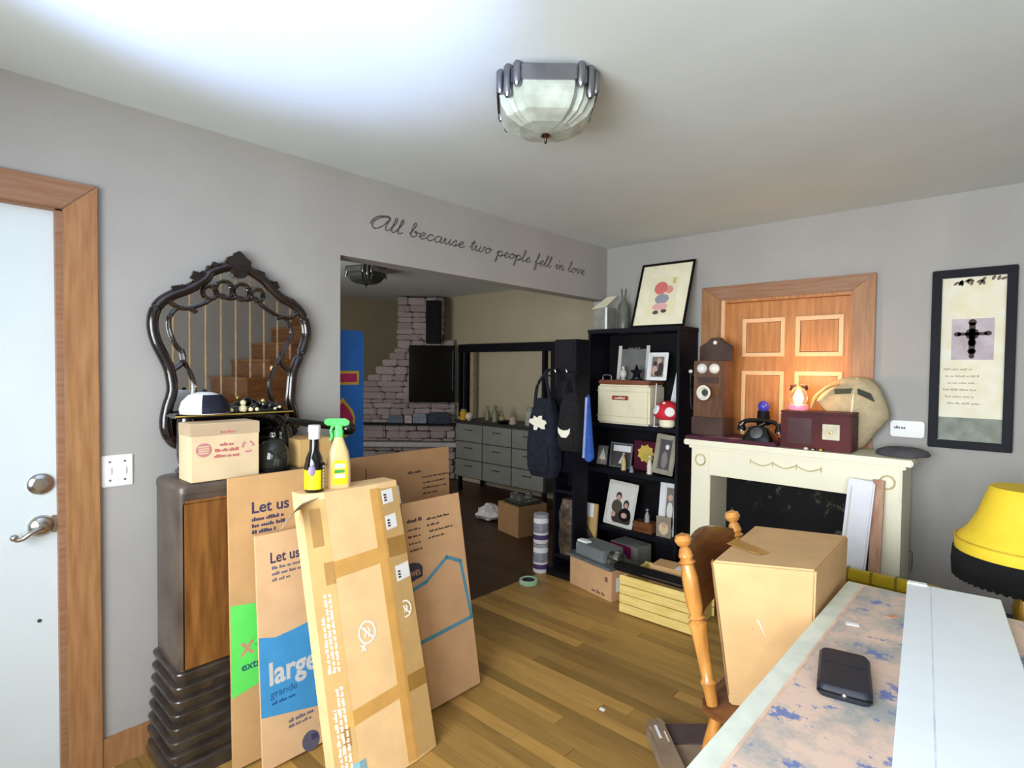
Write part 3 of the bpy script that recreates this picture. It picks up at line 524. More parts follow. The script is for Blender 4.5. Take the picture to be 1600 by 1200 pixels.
# long taped carton with bottles on top
Cn = framed('taped_carton', 'long pale carton with brown tape, white stickers and crossed-out icons leaning in front', 'carton', (0.806, 0.995, 0), (0, 1, 0), (-0.27, 0, 1.0))
ang = math.atan2(0.27, 1.0); ca, sa = math.cos(ang), math.sin(ang)
sec = [(0.0, -0.035), (0.075, 0.0), (0.305, 0.0), (0.412, -0.012), (0.412, -0.10), (0.0, -0.10)]
def yb(dz): return (0.002-dz*sa)/ca
def yt(dz): return (1.015-dz*sa)/ca
vs = [(x, yb(z), z) for x, z in sec]+[(x, yt(z), z) for x, z in sec]; n = len(sec)
MB().add(vs, [tuple(range(n))[::-1], tuple(range(n, 2*n))]+[(i, (i+1) % n, n+(i+1) % n, n+i) for i in range(n)]).build('carton_body', cardC, Cn, bevel=0.0015)
def onC(u0, u1, v0, v1, m, name, dz=0.0008, sk=0.0):
    """a strip printed or stuck on the folded front of the long carton"""
    us = sorted({u0, u1}|{u for u in (0.075, 0.305) if u0 < u < u1})
    def zf(u):
        return -0.035+0.035*u/0.075 if u < 0.075 else (0 if u < 0.305 else -0.012*(u-0.305)/0.107)
    b = MB()
    for a, c in zip(us[:-1], us[1:]):
        b.add([(a, v0+sk*(a-u0), zf(a)+0.0002), (c, v0+sk*(c-u0), zf(c)+0.0002), (c, v1+sk*(c-u0), zf(c)+0.0002), (a, v1+sk*(a-u0), zf(a)+0.0002),
               (a, v0+sk*(a-u0), zf(a)+dz), (c, v0+sk*(c-u0), zf(c)+dz), (c, v1+sk*(c-u0), zf(c)+dz), (a, v1+sk*(a-u0), zf(a)+dz)], [(0, 3, 2, 1), (4, 5, 6, 7), (0, 1, 5, 4), (1, 2, 6, 5), (2, 3, 7, 6), (3, 0, 4, 7)])
    return b.build(name, m, Cn)
onC(0.0005, 0.0745, 0.03, 1.03, cardO, 'side_flap_panel'); onC(0.318, 0.4115, 0.01, 1.03, cardO, 'right_panel', 0.0006)
onC(0.27, 0.318, 0.01, 1.035, tape, 'seam_tape', 0.0010); onC(0.06, 0.27, 0.735, 0.795, tape, 'cross_tape', 0.0014, 0.05); onC(0.045, 0.076, 0.72, 0.80, taped, 'tape_end', 0.0018)
onC(0.318, 0.412, 0.755, 0.83, taped, 'cross_tape', 0.0014); onC(0.05, 0.27, 0.225, 0.275, tape, 'cross_tape', 0.0014, 0.08); onC(0.318, 0.412, 0.245, 0.305, taped, 'cross_tape', 0.0014)
onC(0.035, 0.06, 0.17, 0.23, taped, 'tape_end', 0.0018); onC(0.02, 0.055, 0.86, 1.0, taped, 'tape_end', 0.0018)
for u0, u1, v0, v1 in ((0.325, 0.38, 0.965, 1.02), (0.325, 0.38, 0.862, 0.918), (0.34, 0.408, 0.655, 0.715)):
    s_ = onC(u0, u1, v0, v1, paper, 'sticker', 0.0016, 0.1)
    b = MB(); zz = -0.012*((u0+0.018)-0.305)/0.107+0.0018
    for i in range(3): b.box(u0+0.008, u0+0.02, v0+0.012+i*0.011, v0+0.019+i*0.011, zz, zz+0.0012)
    b.build('sticker_mark', inkd, s_)
MB().box(0.4125, 0.43, 0.955, 1.03, -0.03, -0.027).build('paper_tag', paper, Cn)
MB().box(0.416, 0.421, 0.965, 1.02, -0.0268, -0.0262).build('tag_print', inkr, Cn)
def ban(u, v, r, z):
    b = MB(); b.tube([(u+r*math.cos(i*PI/12), v+r*1.12*math.sin(i*PI/12), z) for i in range(24)], r*0.12, n=4, closed=True); b.tube([(u-r*0.72, v+r*0.8, z), (u+r*0.72, v-r*0.8, z)], r*0.11, n=4)
    b.tube([(u-r*0.35, v-r*0.45, z), (u-r*0.05, v+r*0.1, z), (u-r*0.3, v+r*0.55, z)], r*0.12, n=4); b.tube([(u+r*0.1, v-r*0.5, z), (u+r*0.35, v+r*0.1, z), (u+r*0.15, v+r*0.5, z)], r*0.12, n=4)
    b.tube([(u-r*0.9, v-r*1.1, z), (u-r*0.4, v-r*1.75, z)], r*0.13, n=4); b.tube([(u-r*0.4, v-r*1.1, z), (u-r*0.9, v-r*1.75, z)], r*0.13, n=4)
    b.v = [(x, y, max(z, min(z+0.0008, zz))) for x, y, zz in b.v]; b.build('crossed_out_icon', inkw, Cn)
ban(0.175, 0.515, 0.034, 0.001); ban(0.36, 0.545, 0.027, -0.005)
b = MB(); tilt = Matrix.Rotation(-math.atan2(0.035, 0.075), 4, 'Y')
for i, v0 in enumerate((0.42, 0.10)):
    for c_ in range(3):
        scribble(b, 0.026+0.014*c_, v0, 0.27 if c_ else 0.2, 0.010, 0, ang=PI/2, seed=95+i*3+c_)
b.v = [(x, y, -0.035+0.035*x/0.075+0.0016+(0.0005 if z > 0.0003 else 0)) for x, y, z in b.v]; b.build('white_print', inkw, Cn)
onC(0.055, 0.10, 0.01, 0.11, mat('pale_blue_tape', (150, 196, 208), 0.5), 'blue_tape_scrap', 0.002)
fp = MB(); prof = [(-0.115, 0.965, 0.055), (-0.085, 0.99, 0.045), (-0.05, 1.012, 0.025), (0.0, 1.03, 0.0), (0.10, 1.042, -0.012), (0.22, 1.046, -0.02), (0.33, 1.055, -0.02)]
pc = cat_rom(prof, 3); k = len(pc)
for p in pc: fp.v += [tuple(p), (p.x, p.y-0.02, p.z-0.05)]
fp.f = [(2*i, 2*i+1, 2*i+3, 2*i+2) for i in range(k-1)]
ff = fp.build('torn_flap', card('carton_grey_inner', (176, 158, 132)), Cn, smooth=True); md = ff.modifiers.new('thick', 'SOLIDIFY'); md.thickness = 0.003
# Lowe's carton and the one behind
Dn, hD, wD = sheet('brown flattened carton with a blue house outline and navy badge', (0.612, 0.012), (0.448, 0.885), 1.485, 1.825, cardD)
b = MB()
def stripe(pts, wd, par, m, name):
    b = MB()
    for p, q in zip(pts[:-1], pts[1:]):
        d = (Vector(q)-Vector(p)).normalized(); nrm = Vector((-d.y, d.x))*wd/2; p_, q_ = Vector(p)-d*wd*0.35, Vector(q)+d*wd*0.35
        b.prism([(v.x, v.y, 0.0003) for v in (p_+nrm, p_-nrm, q_-nrm, q_+nrm)], (0, 0, 0.0005))
    return b.build(name, m, par)
stripe([(0.0, 0.512), (0.09, 0.530), (0.222, 0.608), (0.302, 0.572), (0.332, 0.305), (0.0, 0.285)], 0.017, Dn, blued, 'blue_outline')
flat(Dn, [(-0.0, 0.548), (0.075, 0.56), (0.08, 0.60), (0.065, 0.618), (0.035, 0.628), (0.0, 0.628)], 0.0003, mat('navy_badge', (60, 58, 76), 0.8), 'badge')
text("LOWE'S", 0.03, cardD, Dn, -0.012, 0.572, 0.0012, bold=0.0006, sx=0.72)
b = MB(); scribble(b, 0.02, 0.80, 0.085, 0.016, 0.0002, seed=110); [scribble(b, 0.02, 0.765-0.03*i, 0.07, 0.009, 0.0002, seed=111+i) for i in range(4)]; [scribble(b, 0.13+0.01*(i == 2), 0.795-0.028*i, (0.14, 0.07, 0.14, 0.1)[i], 0.010, 0.0002, seed=120+i) for i in range(4)]; b.build('printed_lines', inkd, Dn)
En, hE, wE = sheet('large dark brown flattened carton standing behind the badge carton', (0.25, 0.012), (0.20, 1.07), 1.375, 1.975, cardE)
b = MB(); scribble(b, 0.33, 0.945, 0.09, 0.014, 0.0002, seed=130); [scribble(b, 0.42, 0.915-0.028*i, (0.18, 0.15, 0.16, 0.1)[i], 0.009, 0.0002, seed=131+i) for i in range(4)]; b.build('printed_lines', inkd, En)
stripe([(0.09, 1.0), (0.09, 0.92)], 0.005, En, inkd, 'print_mark')

# bottles standing on the long carton
ZC = 1.015
b1 = thing('squeeze_bottle', 'black and yellow bottle with a white cap on the taped carton', 'bottle', (0.48, 1.06, ZC))
lathe([(0.034, 0), (0.036, 0.008), (0.036, 0.10), (0.03, 0.13), (0.019, 0.155), (0.017, 0.20)], n=20, sx=1, sy=1).build('body', gloss, b1, smooth=True)
lathe([(0.021, 0.20), (0.021, 0.22), (0.023, 0.232), (0.022, 0.252), (0.0005, 0.254)], n=16).build('cap', paper, b1, smooth=True)
lathe([(0.0368, 0.012), (0.0368, 0.085)], n=24, cap=False).build('label_wrap', mat('yellow_label', (246, 224, 24), 0.5, var=0.04), b1, smooth=True)
b = MB()
for i in range(7): b.prism([(0.037*math.cos(a), 0.037*math.sin(a), 0.014+i*0.013+q) for a, q in ((0.45, 0), (0.75, 0), (0.75, 0.008), (0.45, 0.008))], (0.001, 0.0006, 0))
b.build('label_dots', inkw, b1)
b = MB(); b.prism([(0.0372*math.cos(a), 0.0372*math.sin(a), z) for a, z in ((0.25, 0.012), (0.9, 0.012), (0.9, 0.11), (0.25, 0.11))], (0.0006, 0.0003, 0)); b.build('label_black_strip', black, b1)
lathe(sphere_prof(0.016, n=6, sq=1.3), n=12, c=(0.028, -0.024, 0.085), sx=0.5).build('label_emblem', mat('lilac_emblem', (176, 160, 206), 0.5), b1, smooth=True)
b2 = thing('spray_bottle', 'yellow labelled spray cleaner with a lime green trigger on the taped carton', 'bottle', (0.475, 1.165, ZC), R(-20))
loft([(rrect(0.022, 0.043, 0.02), 0), (rrect(0.026, 0.046, 0.022), 0.02), (rrect(0.026, 0.046, 0.022), 0.09), (rrect(0.024, 0.038, 0.02), 0.14), (rrect(0.018, 0.024, 0.015), 0.175), (rrect(0.014, 0.016, 0.012), 0.20)]).build('body', mat('amber_cleaner', (226, 196, 140), 0.25, var=0.05), b2, smooth=True)
loft([(rrect(0.0268, 0.040, 0.018), 0.015), (rrect(0.0268, 0.040, 0.018), 0.095), (rrect(0.0235, 0.026, 0.012), 0.125)]).build('label_wrap', mat('yellow_label', (246, 224, 24)), b2, smooth=True)
for z, m_, h_ in ((0.078, paper, 0.018), (0.06, mat('green_label', (70, 160, 80), 0.5), 0.012), (0.04, paper, 0.016)): bx(0.0265, 0.0278, -0.02, 0.018, z, z+h_).build('label_print', m_, b2)
loft([(rrect(0.016, 0.017, 0.013), 0.198), (rrect(0.017, 0.018, 0.014), 0.222), (rrect(0.013, 0.014, 0.011), 0.228), (rrect(0.012, 0.016, 0.01), 0.245)]).build('collar', mat('lime_plastic', (104, 226, 120), 0.35, var=0.04), b2, smooth=True)
MB().prism([(-0.012, -0.05, 0.245), (-0.012, 0.03, 0.24), (-0.012, 0.045, 0.252), (-0.012, 0.03, 0.27), (-0.012, -0.045, 0.272), (-0.012, -0.058, 0.262)], (0.024, 0, 0)).build('spray_head', mat('lime_plastic', (104, 226, 120)), b2, bevel=0.005)
MB().tube(cat_rom([(0, -0.02, 0.245), (0, -0.03, 0.225), (0, -0.026, 0.2), (0, -0.034, 0.185)]), 0.006).build('trigger', mat('lime_plastic', (104, 226, 120)), b2, smooth=True)

# ------------------------------------------------------------------ black bookcase
bk = thing('bookcase', 'tall black open bookcase against the back wall beside the mantel', 'bookcase', (0.03, 3.5, 0))
W_, DP, HT = 0.735, 0.275, 1.785
bx(0, 0.022, 0, DP, 0, HT-0.031).build('side_panel', navyb, bk, bevel=0.002); bx(W_-0.022, W_, 0, DP, 0, HT-0.031).build('side_panel', navyb, bk, bevel=0.002)
bx(-0.004, W_+0.004, -0.004, DP, HT-0.03, HT).build('top_panel', navyb, bk, bevel=0.002); bx(0.022, W_-0.022, DP-0.012, DP, 0, HT-0.031).build('back_panel', black, bk)
SH = (1.095, 0.755, 0.335, 0.06)
for z in SH: bx(0.0225, W_-0.0225, 0.004, DP-0.0125, z-0.03, z).build('shelf', navyb, bk, bevel=0.002)
# cooler
co = thing('cooler', 'cream metal picnic cooler with a brown lid and red badge on the bookcase', 'cooler', (0.325, 3.625, 1.095))
bx(-0.215, 0.215, -0.115, 0.115, 0, 0.285).build('body', mat('cream_enamel', (240, 230, 200), 0.4, var=0.02), co, bevel=0.014, seg=3)
bx(-0.213, 0.213, -0.113, 0.113, 0.286, 0.318).build('lid', mat('brown_lid', (132, 78, 52), 0.5, var=0.08), co, bevel=0.01)
for dz in (0.055, 0.235): bx(-0.2155, 0.2155, -0.1165, -0.115, dz, dz+0.004).build('bead_line', mat('cream_line', (214, 202, 168), 0.5), co)
bx(-0.085, 0.05, -0.119, -0.115, 0.175, 0.205).build('badge', mat('badge_red', (176, 66, 46), 0.4), co, bevel=0.006)
b = MB(); scribble(b, -0.06, 0.183, 0.085, 0.014, 0.1192, seed=140, gap=0.05, xf=XZ); b.build('badge_script', cream, co)
MB().tube(cat_rom([(-0.2, -0.06, 0.318), (-0.2, -0.06, 0.345), (-0.17, -0.06, 0.355), (-0.13, -0.06, 0.345), (-0.13, -0.06, 0.318)], 4), 0.005, n=6).build('handle', tin, co, smooth=True)
ZL = 1.095+0.318
def photo(name, label, org, xd, yd, w_, h_, fw, fm, figs, back=photow, dp=0.012, cat='picture', group=None):
    t = framed(name, label, cat, org, xd, yd, group); pic_frame(t, w_, h_, fw, dp, fm)
    flat(t, rect(-w_/2+fw, w_/2-fw, fw, h_-fw), 0.001, back, 'photograph', 0.003)
    for i, (pts, m_) in enumerate(figs): flat(t, pts, 0.0042+0.0003*i, m_, 'photo_figure', 0.0003)
    return t
t = framed('grey_print', 'unframed grey print leaning at the back of the top bookcase tier', 'print', (0.27, 3.735, ZL), (1, 0, 0.0), (0, 0.12, 1))
bx(-0.13, 0.13, 0, 0.30, -0.003, 0).build('print_sheet', mat('grey_print_paper', (128, 128, 124), 0.7, scale=8, col2=(108, 108, 104)), t); bx(-0.133, -0.105, 0, 0.30, 0.0, 0.003).build('pale_margin', photow, t); bx(0.105, 0.133, 0, 0.30, 0.0, 0.003).build('pale_margin', photow, t)
b = MB(); scribble(b, -0.05, 0.24, 0.1, 0.014, 0.0003, seed=150); b.build('printed_heading', photow, t)
photo('framed_photo', 'white framed family photograph standing on the cooler lid', (0.545, 3.60, ZL+0.002), (1, 0.05, 0), (0.09, 0.2, 1), 0.15, 0.20, 0.02, paper,
      [(rect(-0.045, 0.045, 0.025, 0.17), photog), (ell(0.01, 0.14, 0.016, 0.02), skin), (ell(-0.02, 0.12, 0.014, 0.018), hair), (ell(0.025, 0.09, 0.02, 0.04), hair), (ell(-0.02, 0.07, 0.02, 0.035), skin), (ell(0.01, 0.05, 0.03, 0.02), hair)])
ps = thing('star_ornament', 'dark star shaped ornament on the cooler lid', 'ornament', (0.40, 3.565, ZL))
MB().prism([(0.055*(1 if i % 2 == 0 else 0.42)*math.sin(i*PI/5), 0, 0.055+0.06*(1 if i % 2 == 0 else 0.42)*math.cos(i*PI/5)) for i in range(10)], (0, 0.02, 0)).build('star', navyb, ps, bevel=0.003); bx(-0.04, 0.04, -0.012, 0.032, 0, 0.012).build('foot', navyb, ps, bevel=0.003)
fg = thing('bird_figurine', 'small pale bird figurine with a red beak beside the cooler handle', 'figurine', (0.24, 3.66, ZL))
lathe([(0.018, 0), (0.02, 0.008), (0.01, 0.014)], n=12).build('foot', photow, fg, smooth=True); lathe(sphere_prof(0.026, 0.045, sq=1.3), n=12).build('body', photow, fg, smooth=True); lathe(sphere_prof(0.014, 0.09), n=10).build('head', photow, fg, smooth=True); MB().tube([(0.012, -0.004, 0.09), (0.03, -0.01, 0.088)], [0.005, 0.001], n=6).build('beak', red, fg)
t = framed('tilted_letter', 'large white letter card leaning on the bookcase side above the red mushroom', 'letter', (0.64, 3.65, 1.098), (1, 0, -0.12), (0.07, 0.16, 1))
bx(-0.045, 0.075, 0, 0.46, -0.012, 0).build('card', paper, t, bevel=0.002); flat(t, [(0.0, 0.05), (0.072, 0.05), (0.072, 0.16), (0.03, 0.12)], 0.0005, hair, 'dark_shape'); flat(t, [(0.0, 0.30), (0.072, 0.28), (0.072, 0.42), (0.04, 0.44), (0.0, 0.38)], 0.0005, photog, 'grey_shape')
t = thing('fold_stand', 'thin white plastic stand between cooler and letter card', 'stand', (0.562, 3.545, 1.095)); MB().tube([(0, 0, 0), (0.008, 0.01, 0.30)], 0.004, n=6).build('upright', paper, t); bx(-0.006, 0.03, -0.01, 0.03, 0, 0.006).build('foot', paper, t)
mu = thing('toy_mushroom', 'red plush toadstool with white spots beside the cooler', 'toy', (0.665, 3.535, 1.095))
lathe([(0.03, 0), (0.05, 0.01), (0.055, 0.04), (0.045, 0.07)], n=18).build('stem', cream, mu, smooth=True)
cap_ = lathe([(0.045, 0.055), (0.075, 0.065), (0.09, 0.09), (0.085, 0.13), (0.06, 0.165), (0.03, 0.182), (0.0005, 0.186)], n=22).build('cap', red, mu, smooth=True)
for a, z, r in ((-2.2, 0.125, 0.034), (-0.9, 0.115, 0.034), (0.6, 0.12, 0.03), (2.2, 0.12, 0.03), (-1.55, 0.168, 0.012)):
    rr = 0.083 if z < 0.15 else 0.05
    mm = Matrix.Translation((rr*math.cos(a), rr*math.sin(a), z)) @ Matrix.Rotation(a, 4, 'Z') @ Matrix.Rotation(PI/2-0.35, 4, 'Y')
    lathe([(r, -0.004), (r*0.9, 0.004), (r*0.5, 0.008), (0.0005, 0.009)], n=16, m=mm).build('spot', paper, cap_, smooth=True)
# top of the bookcase
tb = thing('tissue_box', 'grey box with a pale card flap on top of the bookcase near the corner', 'box', (0.125, 3.62, HT))
bx(-0.085, 0.035, -0.07, 0.06, 0, 0.165).build('box_body', mat('grey_box_card', (140, 138, 132), 0.7), tb, bevel=0.003); bx(0.02, 0.038, -0.073, -0.07, 0, 0.165).build('light_edge', paper, tb)
MB().prism([(-0.095, -0.078, 0.155), (0.03, -0.078, 0.168), (0.055, 0.03, 0.255), (-0.03, 0.03, 0.25)], (0, -0.004, 0.003)).build('card_flap', cream, tb)
vz = thing('wire_ornament', 'grey bottle shaped ornament with a forked wire top behind the tissue box', 'ornament', (0.215, 3.69, HT))
lathe([(0.04, 0), (0.042, 0.02), (0.04, 0.19), (0.02, 0.22), (0.014, 0.25)], n=14).build('body', mat('grey_green_glass', (116, 118, 108), 0.3), vz, smooth=True); MB().tube([(-0.012, 0, 0.245), (-0.02, 0, 0.31)], 0.004, n=6).build('prong', slot, vz); MB().tube([(0.012, 0, 0.245), (0.02, 0, 0.31)], 0.004, n=6).build('prong', slot, vz)
# pastel print leaning on the wall: a plain stand-in of the same size and colours
t = framed('framed_pastel_print', 'black framed pastel print in cream mat leaning on top of the bookcase', 'picture', (0.555, 3.575, HT+0.001), (1, 0.02, 0), (0, 0.36, 1))
pic_frame(t, 0.405, 0.50, 0.014, 0.018, black); flat(t, rect(-0.188, 0.188, 0.014, 0.486), 0.002, cream, 'mat_board', 0.004)
flat(t, rect(-0.105, 0.105, 0.09, 0.385), 0.0062, mat('pastel_wash', (238, 226, 176), 0.8, scale=7, col2=(226, 226, 206)), 'print')
for pts, c in ((ell(-0.02, 0.30, 0.05, 0.05, 18), (218, 118, 112)), (ell(0.045, 0.285, 0.03, 0.03, 14), (224, 156, 140)), (ell(-0.018, 0.285, 0.03, 0.036), (240, 216, 190)), (ell(0.0, 0.215, 0.055, 0.04, 8), (150, 152, 168)), (ell(-0.005, 0.155, 0.06, 0.03, 9), (232, 180, 176)), (ell(-0.03, 0.112, 0.022, 0.015), (84, 74, 78)), (ell(0.03, 0.12, 0.022, 0.014), (84, 74, 78)), (rect(0.06, 0.085, 0.33, 0.375), (210, 200, 110))):
    flat(t, pts, 0.0072+0.0001*len(pts), mat('pastel_%d_%d_%d' % c, c, 0.8, var=0.06), 'pastel_patch', 0.0005)
# second tier
z2 = 0.755
def figurine(label, x, y, z, h, col, name='figurine', cat='figurine', r=0.02):
    t = thing(name, label, cat, (x, y, z)); m_ = mat('fig_%d_%d_%d' % col, col, 0.5, var=0.1)
    lathe([(r, 0), (r*1.1, 0.006), (r*0.9, h*0.1), (r*1.05, h*0.35), (r*0.6, h*0.62), (r*0.3, h*0.72)], n=12).build('body', m_, t, smooth=True); lathe(sphere_prof(r*0.6, h*0.84), n=10).build('head', m_, t, smooth=True); return t
photo('framed_photo', 'small dark framed picture of a white tree on the second bookcase tier', (0.10, 3.60, z2+0.002), (1, 0, 0), (0, 0.2, 1), 0.115, 0.165, 0.012, black, [([(-0.03, 0.05), (0.03, 0.05), (0.0, 0.14)], photow), (rect(-0.008, 0.008, 0.025, 0.05), salmon)], back=photog)
photo('framed_photo', 'wide grey frame with a white banner on the second bookcase tier', (0.245, 3.63, z2+0.002), (1, 0, 0), (0, 0.15, 1), 0.19, 0.185, 0.012, tin, [(rect(-0.07, 0.08, 0.12, 0.165), paper), ([(-0.02, 0.03), (0.05, 0.03), (0.015, 0.1)], photow)], back=mat('photo_dark', (74, 70, 72), 0.6))
figurine('slim tan figurine in front of the wide grey frame', 0.31, 3.57, z2, 0.14, (214, 186, 130), r=0.018)
mp_ = thing('maroon_plaque', 'maroon square plaque with a gold leaf shape on the second bookcase tier', 'plaque', (0.44, 3.66, z2)); bx(-0.10, 0.10, 0, 0.02, 0, 0.215).build('plaque_body', mat('plaque_maroon', (84, 22, 44), 0.4), mp_, bevel=0.004)
MB().prism([((0.07 if i % 2 == 0 else 0.055)*math.cos(i*PI/9), -0.004, 0.125+(0.07 if i % 2 == 0 else 0.055)*math.sin(i*PI/9)) for i in range(18)], (0, 0.005, 0)).build('gold_leaf', mat('gold_paint', (214, 186, 84), 0.5, var=0.1), mp_)
figurine('white angel figurine before the maroon plaque', 0.52, 3.57, z2, 0.145, (232, 226, 210), r=0.02)
figurine('tiny silver charm beside the maroon plaque', 0.40, 3.53, z2, 0.045, (150, 152, 156), r=0.016)
photo('framed_photo', 'grey driftwood frame tilted at the right of the second bookcase tier', (0.625, 3.555, z2+0.014), (1, 0.1, -0.10), (0.10, 0.12, 1), 0.15, 0.275, 0.034, mat('driftwood', (166, 160, 140), 0.7, scale=10, col2=(136, 130, 112)), [(ell(0.01, 0.19, 0.014, 0.018), photow), (ell(0.0, 0.1, 0.022, 0.06), photog)], back=mat('photo_dark', (74, 70, 72)))
# third tier
z3 = 0.335
photo('framed_photo', 'silver white frame with a couple in black on the third bookcase tier', (0.275, 3.555, z3+0.003), (1, 0.0, -0.05), (0.12, 0.22, 1), 0.245, 0.325, 0.024, mat('silver_frame', (216, 216, 206), 0.35, var=0.05),
      [(ell(0.02, 0.06, 0.085, 0.055, 12), hair), (ell(-0.025, 0.215, 0.024, 0.032), hair), (ell(-0.025, 0.205, 0.018, 0.022), skin), (ell(-0.03, 0.14, 0.045, 0.05), mat('photo_olive', (84, 76, 62), 0.6)), (ell(0.045, 0.165, 0.024, 0.035), hair), (ell(0.045, 0.158, 0.016, 0.02), skin), (ell(0.045, 0.09, 0.05, 0.05), black), (ell(0.04, 0.085, 0.024, 0.02), skin), (ell(-0.05, 0.08, 0.02, 0.02), skin)])
photo('framed_photo', 'white wide framed photo at the right of the third bookcase tier', (0.655, 3.60, z3+0.003), (1, 0.0, 0), (0, 0.12, 1), 0.16, 0.385, 0.045, paper, [(rect(-0.03, 0.03, 0.05, 0.33), photog), (ell(0.0, 0.26, 0.018, 0.022), skin), (ell(0.0, 0.17, 0.022, 0.06), photow), (ell(0.0, 0.09, 0.028, 0.03), hair)])
t = thing('photo_card', 'small photo card propped before the white wide frame', 'photo', (0.645, 3.55, z3)); bx(-0.055, 0.055, 0, 0.004, 0, 0.14).build('card', mat('photo_sand', (150, 138, 122), 0.6, var=0.1), t); MB().prism([XZ @ Vector((x, y, 0.0002)) for x, y in ell(0.0, 0.06, 0.035, 0.045, 12)], (0, -0.0006, 0)).build('photo_figure', mat('photo_blond', (226, 202, 160), 0.6), t); MB().prism([XZ @ Vector((x, y, 0.0012)) for x, y in ell(0.005, 0.085, 0.016, 0.02, 12)], (0, -0.0006, 0)).build('photo_face', skin, t)
t = thing('wooden_box', 'small dark brown wooden box on the third bookcase tier', 'box', (0.485, 3.59, z3)); bx(-0.075, 0.075, -0.05, 0.05, 0, 0.055).build('box_body', mapled, t, bevel=0.004); bx(-0.078, 0.078, -0.053, 0.053, 0.0555, 0.072).build('lid', mapled, t, bevel=0.004)
figurine('small grey figurine standing on the dark brown wooden box', 0.50, 3.585, z3+0.072, 0.10, (166, 164, 166), r=0.018)

# ------------------------------------------------------------------ mantel and what stands on it
mt = thing('mantel', 'cream painted fireplace mantel surround in front of the closet door', 'mantel', (1.455, 3.40, 0))
bx(-0.605, 0.605, 0, 0.36, 1.015, 1.05).build('mantel_shelf', creamp, mt, bevel=0.006); bx(-0.575, 0.575, 0.015, 0.35, 0.995, 1.0145).build('bed_moulding', creamp, mt, bevel=0.004)
bx(-0.56, 0.56, 0.025, 0.33, 0.835, 0.9945).build('frieze', creamp, mt, bevel=0.002)
for s in (-1, 1):
    bx(min(s*0.56, s*0.435), max(s*0.56, s*0.435), 0.025, 0.33, 0, 0.8345).build('pilaster', creamp, mt, bevel=0.002)
    bx(min(s*0.575, s*0.425), max(s*0.575, s*0.425), 0.013, 0.0245, 0, 0.12).build('plinth_block', creamp, mt, bevel=0.003); bx(min(s*0.552, s*0.443), max(s*0.552, s*0.443), 0.019, 0.0245, 0.805, 0.985).build('corner_block', creamp, mt, bevel=0.002)
    MB().tube([(s*0.4975+0.032*math.cos(a*PI/10), 0.017, 0.925+0.034*math.sin(a*PI/10)) for a in range(20)], [0.0045+0.002*(a % 2) for a in range(20)], n=6, closed=True).build('wreath', mat('antique_cream', (210, 196, 150), 0.5, var=0.1), mt, smooth=True)
MB().tube(cat_rom([(-0.19+0.38*i/12, 0.021, 0.955+(-0.022 if i % 4 == 2 else (-0.014 if i % 2 else 0.0))) for i in range(13)], 3), 0.004, n=6).build('swag', mat('antique_cream', (210, 196, 150)), mt, smooth=True)
for i in range(4): MB().tube([(-0.19+0.38*i/3, 0.021, 0.965), (-0.19+0.38*i/3, 0.021, 0.935)], 0.003, n=6).build('swag_drop', mat('antique_cream', (210, 196, 150)), mt)
bx(-0.434, 0.434, 0.29, 0.31, 0, 0.834).build('firebox_back', marbleb, mt); bx(-0.434, 0.434, 0.07, 0.19, 0.0, 0.06).build('hearth_ledge', black, mt)
MZ = 1.05
t = thing('table_runner', 'plum velvet runner draped over the left of the mantel shelf', 'runner', (1.13, 3.575, MZ)); bx(-0.28, 0.28, -0.165, 0.165, 0.0, 0.022).build('cloth', plum, t, bevel=0.008, seg=3)
flat(t, ell(-0.03, -0.1, 0.15, 0.035, 18, 0.05), 0.0222, mat('worn_velvet', (180, 150, 156), 0.7, scale=20, col2=(120, 70, 84)), 'worn_patch', 0.0008)
RZ = MZ+0.022
wp = thing('antique_telephone', 'antique oak wall telephone with two bells on the mantel beside the bookcase', 'telephone', (0.955, 3.58, RZ), R(-6))
bx(-0.105, 0.105, -0.05, 0.07, 0.115, 0.48).build('body', phonew, wp, bevel=0.004); bx(-0.112, 0.112, -0.06, 0.075, 0, 0.114).build('foot_block', phoned, wp, bevel=0.006)
MB().prism([(-0.112, 0.03, 0.48), (0.112, 0.03, 0.48), (0.112, 0.03, 0.575), (0.06, 0.03, 0.605), (0.03, 0.03, 0.632), (-0.03, 0.03, 0.632), (-0.06, 0.03, 0.605), (-0.112, 0.03, 0.575)], (0, 0.035, 0)).build('crest_board', phoned, wp, bevel=0.003)
ry = Matrix.Rotation(PI/2, 4, 'X')
for s in (-1, 1): lathe([(0.034, 0), (0.033, 0.012), (0.024, 0.026), (0.008, 0.032), (0.0005, 0.033)], n=18, c=(s*0.043, -0.05, 0.43), m=ry).build('bell', mat('bell_chrome', (236, 234, 228), 0.25, var=0.03), wp, smooth=True)
mo = lathe([(0.012, 0), (0.014, 0.03), (0.03, 0.045), (0.046, 0.05), (0.048, 0.058), (0.036, 0.06), (0.022, 0.04), (0.0005, 0.038)], n=22, c=(0.0, -0.05, 0.275), m=ry).build('mouthpiece', mat('ivory', (236, 232, 216), 0.35, var=0.03), wp, smooth=True)
lathe([(0.022, 0), (0.02, 0.002), (0.0005, 0.003)], n=16, c=(0.0, -0.091, 0.275), m=ry).build('mouthpiece_centre', slot, mo)
bx(-0.07, 0.07, -0.058, -0.05, 0.335, 0.375).build('lip', phoned, wp, bevel=0.003); lathe(sphere_prof(0.014), n=10, c=(0, 0.028, 0.60)).build('crest_button', mat('bell_chrome', (236, 234, 228)), wp, smooth=True)
